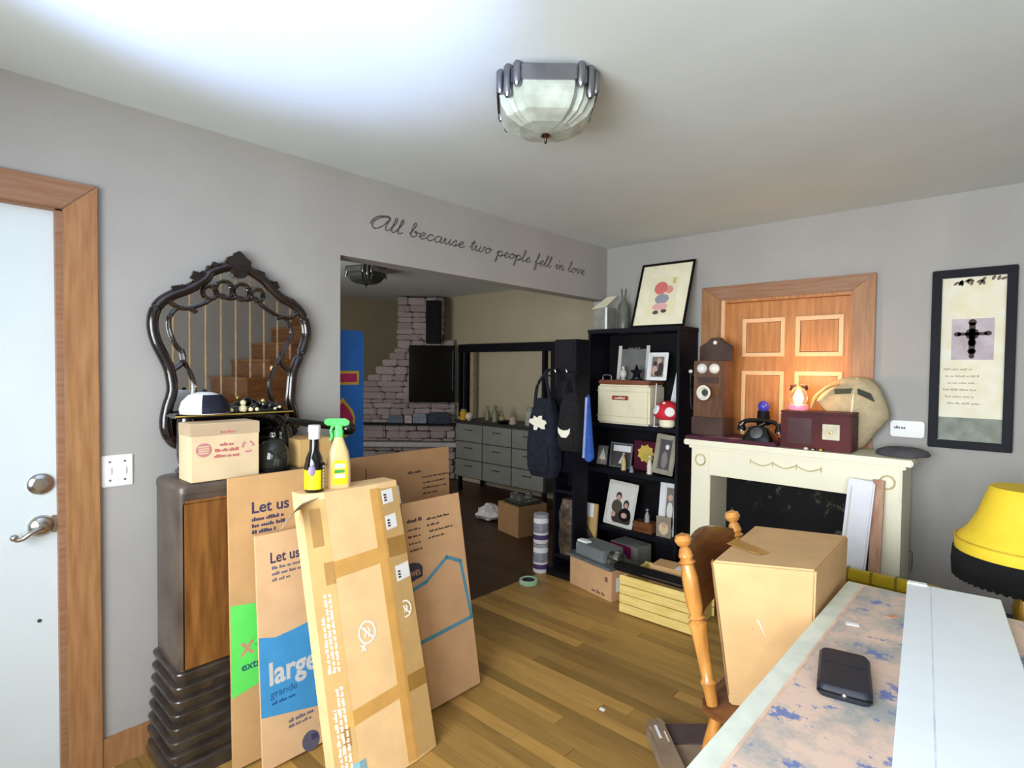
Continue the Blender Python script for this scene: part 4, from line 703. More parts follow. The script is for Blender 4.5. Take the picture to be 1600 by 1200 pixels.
MB().tube([(-0.105, 0.0, 0.385), (-0.15, -0.01, 0.39)], 0.006).build('hook_arm', nickel, wp); MB().tube([(-0.15, -0.01, 0.40), (-0.15, -0.01, 0.30)], [0.02, 0.010], n=10).build('receiver', gloss, wp, smooth=True); lathe(sphere_prof(0.014), n=10, c=(-0.15, -0.012, 0.41)).build('receiver_cap', mat('bell_chrome', (236, 234, 228)), wp, smooth=True)
MB().tube(cat_rom([(-0.15, -0.01, 0.30), (-0.14, -0.02, 0.2), (-0.12, -0.03, 0.16), (-0.1, -0.02, 0.22)], 4), 0.003, n=5).build('cord', slot, wp, smooth=True)
dt = thing('desk_telephone', 'black vintage desk telephone with chrome trim on the plum runner', 'telephone', (1.285, 3.515, RZ))
loft([(rrect(0.085, 0.075, 0.02), 0), (rrect(0.08, 0.07, 0.02), 0.02), (rrect(0.055, 0.05, 0.02), 0.075), (rrect(0.045, 0.04, 0.015), 0.09)]).build('body', gloss, dt, smooth=True)
MB().tube(cat_rom([(-0.115, 0.0, 0.085), (-0.08, 0, 0.112), (0, 0, 0.118), (0.08, 0, 0.112), (0.115, 0, 0.085)], 4), [0.022, 0.02, 0.016]+[0.014]*11+[0.016, 0.02, 0.022], n=10).build('handset', gloss, dt, smooth=True)
for s in (-1, 1): lathe([(0.026, -0.03), (0.024, -0.005), (0.015, 0.01)], n=14, c=(s*0.11, 0, 0.08)).build('ear_cup', gloss, dt, smooth=True)
lathe([(0.038, 0), (0.036, 0.008), (0.02, 0.01), (0.0005, 0.011)], n=20, c=(0.0, -0.058, 0.045), m=Matrix.Rotation(PI/2-0.45, 4, 'X')).build('dial', steel, dt, smooth=True)
for p, q in (((-0.07, -0.045, 0.07), (-0.02, -0.05, 0.088)), ((0.01, -0.05, 0.09), (0.04, -0.04, 0.11)), ((0.055, -0.045, 0.082), (0.075, -0.04, 0.09))): MB().tube([p, q], 0.004, n=6).build('chrome_trim', nickel, dt)
gl = thing('blue_glass_orb', 'small blue lit glass orb in a dark cup behind the desk telephone', 'ornament', (1.258, 3.65, RZ))
lathe([(0.038, 0), (0.04, 0.07), (0.036, 0.15), (0.034, 0.17)], n=14).build('cup', black, gl, smooth=True); lathe(sphere_prof(0.034, 0.195, sq=1.1), n=16).build('orb', mat('blue_glow_glass', (70, 66, 170), 0.15, emit=((60, 60, 210), 0.08)), gl, smooth=True)
rb = thing('maroon_box', 'maroon lacquered wooden box with a square ivory dial on the mantel', 'box', (1.605, 3.535, MZ))
bx(-0.185, 0.175, -0.085, 0.085, 0, 0.20).build('box_body', maroon, rb, bevel=0.004); bx(-0.187, 0.177, -0.087, 0.087, 0.2005, 0.215).build('lid', maroon, rb, bevel=0.004); bx(-0.145, -0.02, -0.0865, -0.085, 0.03, 0.175).build('front_panel', mat('maroon_dark', (70, 26, 32), 0.3), rb)
bx(0.035, 0.12, -0.091, -0.0855, 0.065, 0.15).build('dial_plate', mat('ivory_plate', (214, 206, 180), 0.4), rb, bevel=0.002); lathe([(0.01, 0), (0.008, 0.01), (0.0005, 0.011)], n=10, c=(0.078, -0.091, 0.107), m=ry).build('dial_knob', gold, rb)
BZ = MZ+0.215
ol = thing('oil_lamp', 'small lit lamp with a pink base on the maroon box', 'lamp', (1.482, 3.56, BZ))
lathe([(0.05, 0), (0.056, 0.01), (0.054, 0.028), (0.04, 0.034)], n=18).build('base', mat('pink_glass', (236, 150, 176), 0.2, emit=((255, 120, 130), 0.5)), ol, smooth=True)
lathe([(0.04, 0.034), (0.05, 0.06), (0.046, 0.09), (0.03, 0.12), (0.022, 0.14)], n=18, cap=False).build('chimney', glass, ol, smooth=True)
lathe([(0.004, 0.036), (0.014, 0.05), (0.018, 0.07), (0.012, 0.095), (0.0005, 0.12)], n=12).build('flame', mat('flame', (255, 220, 150), 0.5, emit=((255, 196, 110), 26)), ol, smooth=True)
for s in (-1, 1): MB().tube([(s*0.012, 0, 0.14), (s*0.038, 0, 0.135), (s*0.044, 0, 0.115)], [0.012, 0.014, 0.008], n=8).build('bow', mat('dark_ribbon', (70, 34, 26), 0.7), ol, smooth=True)
pl_ = bpy.data.lights.new('oil_lamp_glow', 'POINT'); pl_.energy = 3.0; pl_.color = (1.0, 0.62, 0.3); pl_.shadow_soft_size = 0.03; po = bpy.data.objects.new('oil_lamp_glow', pl_); C.objects.link(po); po.location = (1.482, 3.56, BZ+0.19)
ch = thing('canvas_hat', 'khaki canvas cap with olive patches standing behind the maroon box', 'hat', (1.80, 3.693, MZ), R(0))
hs_ = MB(); nS, nR = 20, 9
def hatp(a, r): return None
prof = [(-0.27, 0.285), (-0.22, 0.345), (-0.16, 0.385), (-0.09, 0.408), (0.0, 0.405), (0.055, 0.365), (0.095, 0.28), (0.115, 0.20), (0.10, 0.165), (0.04, 0.08), (0.0, 0.02), (-0.03, 0.0), (-0.05, 0.0)]
pp = cat_rom([(x, 0, z) for x, z in prof], 3)
cen = Vector((-0.06, 0, 0.17))
for j, sy_ in enumerate((-1.0, -0.92, -0.7, -0.35, 0, 0.35, 0.7, 0.92, 1.0)):
    kx = math.sqrt(max(0.0, 1-sy_*sy_*0.96))
    for p in pp:
        q = cen+(p-cen)*(0.35+0.65*kx); hs_.v.append((q.x, sy_*0.068, q.z if q.z > 0.0 else 0.0))
k = len(pp); hs_.f = [(j*k+i, j*k+i+1, (j+1)*k+i+1, (j+1)*k+i) for j in range(8) for i in range(k-1)]
hs_.f += [(j*k+k-1, j*k, (j+1)*k, (j+1)*k+k-1) for j in range(8)]+[tuple(range(k))[::-1], tuple(range(8*k, 9*k))]
hs_.build('crown', khaki, ch, smooth=True)
MB().tube(cat_rom([(-0.06, -0.071, 0.10), (-0.055, -0.070, 0.22), (-0.05, -0.056, 0.33), (-0.045, -0.016, 0.403)], 4), 0.005, n=6).build('seam', cream, ch, smooth=True)
for q in ([(-0.035, -0.052, 0.345), (0.03, -0.048, 0.318), (0.05, -0.057, 0.275), (-0.03, -0.064, 0.315)], [(-0.15, -0.051, 0.335), (-0.06, -0.053, 0.345), (-0.065, -0.061, 0.318), (-0.145, -0.061, 0.312)]): MB().prism(q, (0.002, -0.012, 0.004)).build('olive_patch', olive, ch)
MB().tube(cat_rom([(-0.265, -0.05, 0.225), (-0.24, -0.075, 0.29), (-0.18, -0.07, 0.35), (-0.12, -0.06, 0.372)], 4), [0.012]*13, n=6).build('brim_edge', mat('warm_canvas', (196, 152, 108), 0.8), ch, smooth=True)
gh = thing('grey_felt_hat', 'flat dark grey cloth cap lying on the right end of the mantel', 'hat', (1.99, 3.60, MZ))
lathe([(0.09, 0), (0.118, 0.004), (0.122, 0.012), (0.11, 0.026), (0.08, 0.038), (0.04, 0.042), (0.0005, 0.04)], n=24, sx=1.0, sy=1.1).build('felt', mat('grey_felt', (86, 86, 92), 0.9, var=0.15, scale=20), gh, smooth=True)
t = thing('coin_pile', 'few shiny trinkets at the front edge of the mantel by the maroon box', 'trinkets', (1.61, 3.425, MZ))
for i, (dx, m_) in enumerate(((-0.045, photow), (-0.01, nickel), (0.03, gold))): lathe(sphere_prof(0.013, 0.0085, n=5, sq=0.65), n=10, c=(dx, 0, 0)).build('trinket', m_, t, smooth=True)
# leaning boards before the mantel
t = framed('foam_board', 'white foam board leaning on the mantel beside a wood strip', 'board', (1.815, 3.235, 0.0), (1, 0, -0.055), (0.055, 0.12, 0.95)); bx(-0.075, 0.045, 0.006, 0.94, -0.03, 0).build('board', mat('white_foam', (226, 228, 238), 0.6, var=0.02), t, bevel=0.008); bx(-0.06, -0.052, 0.0, 0.9, 0.0, 0.002).build('groove', silver, t)
t = framed('wood_strip', 'short brown wood strip leaning on the right leg of the mantel', 'board', (1.915, 3.268, 0.0), (1, 0, 0), (-0.01, 0.125, 0.95)); bx(-0.022, 0.03, 0.0, 0.945, -0.018, 0).build('strip', mat('rough_strip', (160, 112, 84), 0.7, scale=5, stretch=(4, 1, 4), col2=(196, 160, 136)), t, bevel=0.002)
yc = thing('yellow_crate', 'yellow ribbed plastic crate between the mantel and the table', 'crate', (1.99, 3.05, 0)); L_, B_, Hh = 0.40, 0.26, 0.515
bx(-L_/2+0.01, L_/2-0.01, -B_/2+0.01, B_/2-0.01, 0, 0.015).build('bottom', yellowp, yc)
for s in (-1, 1):
    bx(-L_/2, L_/2, s*B_/2-0.006, s*B_/2+0.006, 0, Hh-0.06).build('side', yellowp, yc); bx(s*L_/2-0.006, s*L_/2+0.006, -B_/2+0.006, B_/2-0.006, 0, Hh-0.06).build('end', yellowp, yc)
    bx(-L_/2-0.02, L_/2+0.02, s*B_/2-0.02, s*B_/2+0.02, Hh-0.055, Hh).build('rim', yellowp, yc, bevel=0.006); bx(s*L_/2-0.02, s*L_/2+0.02, -B_/2+0.021, B_/2-0.021, Hh-0.055, Hh).build('rim', yellowp, yc, bevel=0.006)
    for i in range(4): bx(-L_/2+0.04+i*0.1, -L_/2+0.05+i*0.1, s*B_/2-0.022, s*B_/2+0.022, Hh-0.06, Hh+0.004).build('rib', mat('yellow_shade_plastic', (150, 128, 30), 0.5), yc)

# ------------------------------------------------------------------ table, white board, pouch
TZ = 0.765
tbl = thing('table', 'pale green edged table with a faded floral top', 'table', (2.62, 1.28, 0))
TX0, TX1, TY0, TY1 = 2.022, 3.22, 0.34, 2.23
bx(TX0-2.62, TX1-2.62, TY0-1.28, TY1-1.28, TZ-0.035, TZ-0.004).build('table_edge', mat('mint_paint', (224, 228, 214), 0.45, scale=18, col2=(206, 214, 202)), tbl, bevel=0.004)
bx(TX0-2.62+0.055, TX1-2.62-0.055, TY0-1.28+0.05, TY1-1.28-0.018, TZ-0.004, TZ).build('floral_top', floral, tbl)
for a, b_, c, d in ((TX0+0.049, TX0+0.056, TY0+0.05, TY1-0.018),): bx(a-2.62, b_-2.62, c-1.28, d-1.28, TZ-0.0038, TZ+0.0006).build('peach_line', mat('peach_line', (232, 196, 172), 0.5), tbl)
for sx_ in (TX0+0.5, TX1-0.12):
    for sy_ in (TY0+0.12, TY1-0.12): lathe([(0.02, 0), (0.028, 0.05), (0.02, 0.1), (0.032, 0.4), (0.036, 0.62), (0.04, TZ-0.04)], n=12, c=(sx_-2.62, sy_-1.28, 0)).build('leg', creamp, tbl, smooth=True)
bx(TX0-2.62+0.45, TX1-2.62-0.1, TY0-1.28+0.1, TY1-1.28-0.1, TZ-0.12, TZ-0.036).build('apron', creamp, tbl)
sb_ = thing('white_shelf_board', 'long white laminate board lying across the floral table', 'board', (2.298, 2.30, TZ), R(6.2))
bx(-0.112, 0.128, -1.62, 0.005, 0.0, 0.018).build('board', mat('white_laminate', (236, 244, 250), 0.35, var=0.01), sb_, bevel=0.002); bx(-0.05, -0.047, -1.61, 0.0, 0.018, 0.0183).build('scored_line', mat('score_line', (220, 230, 240), 0.4), sb_)
bx(-0.112, -0.056, -0.01, 0.018, 0.0, 0.022).build('raised_tab', mat('white_laminate', (226, 236, 246)), sb_, bevel=0.003)
po_ = thing('black_pouch', 'black rounded case with a silver snap on the floral table', 'case', (2.168, 1.49, TZ), R(12))
loft([(rrect(0.05, 0.098, 0.016), 0.0), (rrect(0.054, 0.102, 0.018), 0.006), (rrect(0.054, 0.102, 0.018), 0.02), (rrect(0.048, 0.096, 0.016), 0.028)]).build('case_body', mat('black_leatherette', (38, 41, 50), 0.5, var=0.1, scale=30, bump=0.05, spec=0.25), po_, smooth=True)
MB().tube([(-0.053, -0.1, 0.014), (0.053, -0.1, 0.014)], 0.0035, n=6).build('zip_edge', gloss, po_); lathe(sphere_prof(0.006, n=5), n=10, c=(0.0, -0.103, 0.016)).build('snap', nickel, po_, smooth=True)
bx(-0.05, 0.05, 0.028, 0.032, 0.0275, 0.0295).build('crease', mat('black_leatherette', (40, 42, 50)), po_)
for i, (x, y, r) in enumerate(((2.115, 1.84, 0.3), (2.30-0.11, 1.98, 1.0))):
    tag(MB().box(-0.016, 0.016, -0.009, 0.009, 0, 0.002).build('paper_scrap', (paper, salmon)[i], loc=(x, y, TZ)), ('tiny white paper scrap on the floral table', 'tiny pinkish scrap on the floral table near the white board')[i], 'scrap').rotation_euler = (0, 0, r)
# ------------------------------------------------------------------ chair with a carton on it
cr = thing('dining_chair', 'turned maple dining chair with a big carton on its seat', 'chair', (1.86, 1.92, 0)); ox, oy = -1.86, -1.92
def post(x0, x1, y, z0, z1, name):
    prof = [(0.018, 0.0), (0.02, 0.1), (0.026, 0.13), (0.018, 0.15), (0.022, 0.3), (0.026, 0.42), (0.03, 0.47), (0.018, 0.485), (0.028, 0.50), (0.019, 0.515), (0.025, 0.56), (0.026, 0.74), (0.02, 0.81), (0.027, 0.825), (0.019, 0.84), (0.024, 0.86), (0.018, 0.90), (0.012, 0.915), (0.022, 0.93), (0.028, 0.955), (0.022, 0.985), (0.0005, 1.0)]
    b = MB(); ax = Vector((x1-x0, 0, z1-z0)); q = ax.to_track_quat('Z', 'Y').to_matrix().to_4x4()
    b.lathe([(r, s*ax.length) for r, s in prof], n=16, c=(x0+ox, y+oy, z0), m=q); return b.build(name, maple, cr, smooth=True)
for y in (1.712, 2.125): post(1.765, 1.652, y, 0.44, 0.962, 'back_post')
seat = loft([(rrect(0.205, 0.22, 0.06), 0.40), (rrect(0.22, 0.235, 0.07), 0.41), (rrect(0.22, 0.235, 0.07), 0.43), (rrect(0.205, 0.22, 0.06), 0.44)]); seat.v = [(x+0.08, y, z) for x, y, z in seat.v]; seat.build('seat', mapled, cr, smooth=True)
for dx, dy, sx_, sy_ in ((-0.09, -0.18, -0.06, -0.04), (-0.09, 0.18, -0.06, 0.04), (0.23, -0.18, 0.05, -0.04), (0.23, 0.18, 0.05, 0.04)):
    b = MB(); ax = Vector((-sx_, -sy_, 0.405)); b.lathe([(0.014, 0), (0.018, 0.08), (0.024, 0.2), (0.02, 0.22), (0.024, 0.3), (0.018, ax.length)], n=12, c=(dx+sx_, dy+sy_, 0), m=ax.to_track_quat('Z', 'Y').to_matrix().to_4x4()); b.build('leg', maple, cr, smooth=True)
for dy in (-0.2, 0.2): MB().tube([(-0.13, dy, 0.18), (0.26, dy, 0.2)], 0.011, n=8).build('stretcher', maple, cr, smooth=True)
MB().tube([(-0.01, -0.2, 0.19), (-0.01, 0.2, 0.19)], 0.011, n=8).build('stretcher', maple, cr, smooth=True)
b = MB(); N1 = 10
for i in range(N1+1):
    y = -0.195+0.39*i/N1; bow = 0.03*math.sin(PI*i/N1); top = 0.895+0.035*math.sin(PI*i/N1)
    for z, dx in ((0.70, -0.02), (0.78, -0.005), (top, 0.0)):
        x = 1.765-0.113*(z-0.44)/0.52+ox-bow; b.v += [(x-0.009, y, z), (x+0.009, y, z)]
for i in range(N1):
    for j in range(2):
        a = i*6+j*2; c = a+6; b.f += [(a, a+2, c+2, c), (a+1, c+1, c+3, a+3)]
    a = i*6; b.f += [(a, a+6, a+7, a+1), (a+4, a+5, a+11, a+10)]
b.f += [(0, 1, 3, 2), (2, 3, 5, 4), (N1*6, N1*6+2, N1*6+3, N1*6+1), (N1*6+2, N1*6+4, N1*6+5, N1*6+3)]
b.build('back_splat', mapled, cr, smooth=True)
bxx = thing('chair_carton', 'big plain kraft carton with torn tape on the maple chair seat', 'box', (1.868, 2.02, 0.44), R(0))
bt = MB(); wv, dv, hv = 0.152, 0.245, 0.452
top4 = [(-0.122, -0.29, hv-0.004), (0.146, -0.164, hv), (0.132, 0.315, hv), (-0.165, 0.208, hv)]; bo4 = [(-0.065, -0.275, 0), (0.14, -0.16, 0), (0.128, 0.30, 0), (-0.065, 0.2, 0)]
bt.add(bo4+top4, [(3, 2, 1, 0), (4, 5, 6, 7), (0, 1, 5, 4), (1, 2, 6, 5), (2, 3, 7, 6), (3, 0, 4, 7)]); bt.build('carton_body', cardw, bxx, bevel=0.006)
MB().prism([(-0.15, -0.10, hv+0.001), (-0.03, -0.14, hv+0.001), (-0.01, -0.10, hv+0.001), (-0.15, -0.02, hv+0.001)], (0, 0, 0.0015)).build('torn_tape', taped, bxx)
fu = Vector((0.268, 0.126, 0)).normalized(); fn = Vector((fu.y, -fu.x, 0))
def onf(u, z, o=0.0): 
    k_ = z/hv; p = Vector((-0.065, -0.275, 0)).lerp(Vector((-0.122, -0.29, 0)), k_); q_ = Vector((0.14, -0.16, 0)).lerp(Vector((0.146, -0.164, 0)), k_); v = p.lerp(q_, u)+fn*o; return (v.x, v.y, z)
MB().prism([onf(0.35, 0.25), onf(0.68, 0.27), onf(0.66, 0.2), onf(0.42, 0.18)], fn*0.0025).build('tape_patch', card('worn_card_patch', (182, 142, 96)), bxx)
MB().tube([onf(0.42, 0.28, 0.002), onf(0.5, 0.23, 0.002)], 0.002, n=5).build('white_scratch', paper, bxx)
for i in range(3): MB().tube(cat_rom([(-0.124-0.004*i, -0.284+0.012*i, hv-0.01), (-0.10-0.004*i, -0.282+0.012*i, hv*0.6), (-0.068-0.003*i, -0.27+0.012*i, 0.03)], 4), 0.003, n=5).build('corrugated_edge', corr, bxx)
# wooden handled box on the floor
wx = framed('shoe_rest', 'small dusty wooden box with dark panel and slotted handle on the floor', 'box', (1.36, 2.035, 0.0), (0.72, 0.69, 0), (-0.69, 0.72, 0))
bx(0.0, 0.30, -0.26, 0.0, 0, 0.05).build('tray', mat('dusty_wood', (150, 128, 104), 0.8, scale=10, col2=(122, 104, 86)), wx, bevel=0.004); bx(0.075, 0.29, -0.13, -0.012, 0.05, 0.056).build('dark_panel', mat('dark_brown_panel', (84, 68, 66), 0.7), wx)
b = MB(); b.prism([(0.0, -0.30, 0.06), (0.065, -0.30, 0.06), (0.065, -0.02, 0.06), (0.055, 0.0, 0.06), (0.042, 0.0, 0.06), (0.038, -0.03, 0.06), (0.028, -0.03, 0.06), (0.024, 0.0, 0.06), (0.008, -0.002, 0.06), (-0.002, -0.02, 0.06), (-0.002, -0.05, 0.06), (0.006, -0.07, 0.06)], (0, 0, 0.016)); b.build('handle_board', mat('dusty_wood', (150, 128, 104)), wx, bevel=0.002)
bx(0.018, 0.028, -0.13, -0.055, 0.0765, 0.0785).build('white_slot', paper, wx); bx(0.046, 0.051, -0.15, -0.09, 0.0765, 0.0785).build('white_slot', cream, wx)
tag(MB().box(-0.012, 0.012, -0.008, 0.008, 0, 0.004).build('paper_scrap', paper, loc=(1.135, 2.06, 0)), 'tiny white paper scrap on the wooden floor', 'scrap')
# lamp with yellow shade on a dark trunk
tk = thing('trunk', 'low dark trunk under the yellow lamp behind the table', 'trunk', (2.665, 3.2, 0)); bx(-0.42, 0.42, -0.25, 0.25, 0, 0.30).build('trunk_body', navyb, tk, bevel=0.01); bx(-0.43, 0.43, -0.26, 0.26, 0.3005, 0.38).build('lid', mat('dark_slate', (48, 52, 62), 0.6, var=0.15), tk, bevel=0.01)
lp = thing('table_lamp', 'table lamp with bright yellow bell shade and black fringe', 'lamp', (2.49, 3.05, 0.38))
lathe([(0.08, 0), (0.085, 0.015), (0.03, 0.03), (0.02, 0.06), (0.04, 0.12), (0.045, 0.17), (0.02, 0.24), (0.012, 0.26)], n=20).build('base', gold, lp, smooth=True); MB().tube([(0, 0, 0.255), (0, 0, 0.655)], 0.006).build('stem', gold, lp)
lathe([(0.235, 0.375), (0.237, 0.41), (0.232, 0.425), (0.195, 0.47), (0.165, 0.53), (0.143, 0.60), (0.128, 0.645), (0.122, 0.65)], n=40, cap=False).build('shade', yellowf, lp, smooth=True)
MB().tube([(0.236*math.cos(i*PI/20), 0.236*math.sin(i*PI/20), 0.428) for i in range(40)], 0.003, n=6, closed=True).build('shade_piping', mat('yellow_piping', (216, 184, 50), 0.7), lp, smooth=True)
lathe([(0.122, 0.651), (0.0005, 0.652)], n=40, cap=False).build('top_ring', yellowf, lp); lathe([(0.004, 0.652), (0.009, 0.665), (0.006, 0.68), (0.0005, 0.69)], n=10).build('finial', nickel, lp, smooth=True)
b = MB(); nf = 210
for i in range(nf):
    a = 2*PI*i/nf; l = 0.112+0.004*math.sin(i*1.7); r_ = 0.236
    b.tube([(r_*math.cos(a), r_*math.sin(a), 0.38), ((r_+0.004)*math.cos(a+0.01), (r_+0.004)*math.sin(a+0.01), 0.38-l*0.5), (r_*math.cos(a), r_*math.sin(a), 0.38-l)], 0.0055, n=5)
fr_ = b.build('fringe', blackf, lp); fr_['kind'] = 'stuff'

# ------------------------------------------------------------------ floor clutter before the bookcase
c1 = thing('floor_carton', 'brown carton with dark print on the floor before the bookcase', 'box', (0.375, 3.19, 0), R(-12)); bx(-0.2, 0.2, -0.10, 0.12, 0, 0.20).build('carton_body', cardD, c1, bevel=0.003)
b = MB(); scribble(b, 0.02, 0.02, 0.12, 0.022, 0.1005, seed=160, xf=XZ); scribble(b, 0.14, 0.12, 0.03, 0.03, 0.1005, seed=161, xf=XZ); b.build('print', mat('brown_ink', (120, 84, 66), 0.8), c1); bx(0.2005, 0.2015, -0.06, 0.03, 0.06, 0.15).build('sticker', paper, c1)
bn = thing('metal_tray', 'grey metal storage tray on the floor carton', 'tray', (0.36, 3.19, 0.20), R(-12)); bx(-0.215, 0.215, -0.115, 0.125, 0, 0.018).build('tray_base', tin, bn, bevel=0.003); bx(-0.15, 0.13, -0.08, 0.10, 0.0185, 0.10).build('grey_block', mat('grey_case', (112, 118, 118), 0.6, var=0.08), bn, bevel=0.006)
lathe([(0.045, 0), (0.05, 0.03), (0.048, 0.09), (0.03, 0.10)], n=16, c=(0.05, -0.03, 0), m=Matrix.Translation((0.12, -0.02, 0.07)) @ Matrix.Rotation(PI/2, 4, 'Y')).build('glass_jar', darkglass, bn, smooth=True)
t = thing('napkin', 'crumpled white napkin on the grey storage tray', 'napkin', (0.25, 3.17, 0.302)); MB().prism([(-0.05, -0.02, 0), (0.04, -0.03, 0), (0.055, 0.01, 0), (0.01, 0.03, 0), (-0.045, 0.025, 0)], (0.004, 0.0, 0.014)).build('napkin_fold', paper, t, bevel=0.004)
t = thing('magenta_box', 'grey box with a magenta end inside the lowest bookcase tier', 'box', (0.36, 3.56, 0.06), R(-8)); bx(-0.12, 0.12, -0.05, 0.12, 0, 0.17).build('box_body', mat('pale_grey_box', (150, 150, 142), 0.6), t, bevel=0.003); bx(-0.118, 0.07, -0.054, -0.0505, 0.08, 0.165).build('magenta_face', mat('magenta_card', (150, 30, 96), 0.6), t)
cs = framed('camouflage_bag', 'brown camouflage bag with a carton back and white label beside the bookcase', 'bag', (0.085, 3.40, 0.0), (1, 0.0, 0), (0, 0.10, 1)); bx(-0.085, 0.085, 0.0, 0.50, -0.02, 0).build('carton_back', cardO, cs, bevel=0.003); bx(-0.02, 0.055, 0.40, 0.50, 0.0005, 0.002).build('label', paper, cs)
b = MB(); b.prism([(-0.095, 0.0, 0.0005), (0.095, 0.0, 0.0005), (0.09, 0.24, 0.0005), (0.0, 0.36, 0.0005), (-0.095, 0.43, 0.0005)], (0, 0, 0.03)); b.build('camouflage_cloth', camo, cs, bevel=0.012, seg=3)
ck = thing('slatted_crate', 'pale pine slatted crate on the floor before the bookcase', 'crate', (0.885, 3.14, 0), R(1.5))
for s in (-1, 1):
    for i in range(4): bx(-0.232, 0.232, s*0.16-0.006, s*0.16+0.006, 0.005+i*0.058, 0.005+i*0.058+0.053).build('slat', pine, ck, bevel=0.0015)
    bx(min(s*0.22, s*0.2), max(s*0.22, s*0.2), -0.153, 0.153, 0.005, 0.23).build('end_board', pine, ck)
bx(-0.2, 0.2, -0.153, 0.153, 0.005, 0.015).build('bottom', pine, ck)
bs = thing('black_case', 'long black case lying across the pine crate and the tray', 'case', (0.845, 3.05, 0.236), R(0)); bx(-0.26, 0.30, -0.05, 0.03, 0, 0.045).build('case_body', black, bs, bevel=0.012, seg=3); bx(-0.05, 0.2, -0.0515, -0.05, 0.018, 0.026).build('case_trim', steel, bs)
t = thing('crate_carton', 'tan carton with a white shipping label inside the pine crate', 'box', (0.93, 3.20, 0.015), R(4)); bx(-0.15, 0.15, -0.07, 0.07, 0, 0.275).build('carton_body', cardA, t, bevel=0.003); bx(0.0, 0.1, -0.06, 0.01, 0.275, 0.277).build('label', paper, t)
tp = thing('tape_roll', 'green and white roll of tape on the floor by the dark coat tower', 'tape', (-0.045, 2.93, 0)); 
lathe([(0.045, 0.002), (0.062, 0.0), (0.066, 0.012), (0.062, 0.03), (0.048, 0.03), (0.044, 0.016), (0.045, 0.002)], n=28, cap=False).build('roll', mat('mint_green_tape', (150, 206, 160), 0.4, scale=30, col2=(206, 226, 206)), tp, smooth=True); lathe([(0.043, 0.003), (0.043, 0.026)], n=24, cap=False).build('core', slot, tp)

# ------------------------------------------------------------------ coat tower and bags in the opening
tw = thing('coat_tower', 'narrow black shelf tower hung with bags in the opening', 'shelf', (0.045, 3.28, 0)); TW, TD, TH = 0.085, 0.08, 1.70
bx(-TW-0.03, TW+0.02, -TD-0.05, TD, 0, 0.045).build('base', black, tw, bevel=0.006)
for s in (-1, 1): bx(s*TW-0.011, s*TW+0.011, -TD, TD, 0.0455, TH).build('side_panel', navyb, tw, bevel=0.002)
bx(-TW+0.0115, TW-0.0115, TD-0.01, TD, 0.0455, TH).build('back_panel', navyb, tw); bx(-TW+0.0115, TW-0.0115, -TD, -TD+0.01, 0.75, TH).build('front_panel', navyb, tw)
for z in (0.15, 0.62, 1.68): bx(-TW+0.0115, TW-0.0115, -TD+0.0005, TD-0.0105, z-0.02, z).build('shelf', navyb, tw)
for x in (-0.05, 0.05): MB().tube([(x, -TD, 1.47), (x, -TD-0.05, 1.47), (x, -TD-0.055, 1.49)], 0.006, n=6).build('hook', steel, tw)
t = thing('brown_bundle', 'dark brown patterned bundle inside the lower black tower', 'bundle', (0.045, 3.275, 0.15)); loft([(rrect(0.06, 0.05, 0.03), 0), (rrect(0.07, 0.06, 0.03), 0.08), (rrect(0.065, 0.055, 0.03), 0.2), (rrect(0.07, 0.06, 0.03), 0.3), (rrect(0.05, 0.04, 0.03), 0.4)]).build('cloth', camo, t, smooth=True)
def bag(label, x, y, z0, wd, h, m_, logo, zl, col=inkw):
    t = thing('backpack', label, 'bag', (x, y, z0), 0, None)
    loft([(rrect(wd*0.42, 0.045, 0.03), 0), (rrect(wd*0.54, 0.065, 0.045), h*0.12), (rrect(wd*0.55, 0.07, 0.05), h*0.4), (rrect(wd*0.47, 0.06, 0.045), h*0.75), (rrect(wd*0.3, 0.045, 0.03), h*0.96), (rrect(wd*0.2, 0.03, 0.02), h)]).build('bag_body', m_, t, smooth=True)
    loft([(rrect(wd*0.36, 0.02, 0.015), h*0.08), (rrect(wd*0.4, 0.025, 0.02), h*0.2), (rrect(wd*0.36, 0.015, 0.012), h*0.42)]).build('front_pocket', m_, t, smooth=True).location = (0, -0.062, 0)
    MB().prism([(px*wd, -0.092 if zl < 0.3 else -0.078, zl+pz*wd) for px, pz in logo], (0, 0.004, 0)).build('white_logo', col, t)
    for s in (-1, 1): MB().tube(cat_rom([(s*wd*0.32, -0.02, h*0.85), (s*wd*0.2, -0.03, h*1.15), (0.0, 0.01, h*1.33), (0.0, 0.045, h*1.36)], 4), 0.012, n=6).build('strap', m_, t, smooth=True)
    return t
splat = [(0.33*r_*math.cos(i*PI/9), 0.25*r_*math.sin(i*PI/9)) for i, r_ in enumerate((1, .9, .6, .95, .8, .55, .9, .7, 1, 1.05, .75, .6, 1.0, .95, .5, .85, 1.1, .8))]
horn = [(-0.3, 0.2), (-0.2, 0.12), (0, 0.08), (0.2, 0.12), (0.3, 0.2), (0.28, -0.02), (0.12, -0.2), (-0.12, -0.2), (-0.28, -0.02)]
bag('navy backpack with a white splash emblem on the coat tower', -0.068, 3.115, 0.72, 0.24, 0.56, navyf, splat, 0.39)
bag('black sling bag with a white horned emblem on the coat tower', 0.172, 3.115, 0.93, 0.17, 0.40, blackfab, horn, 0.13)
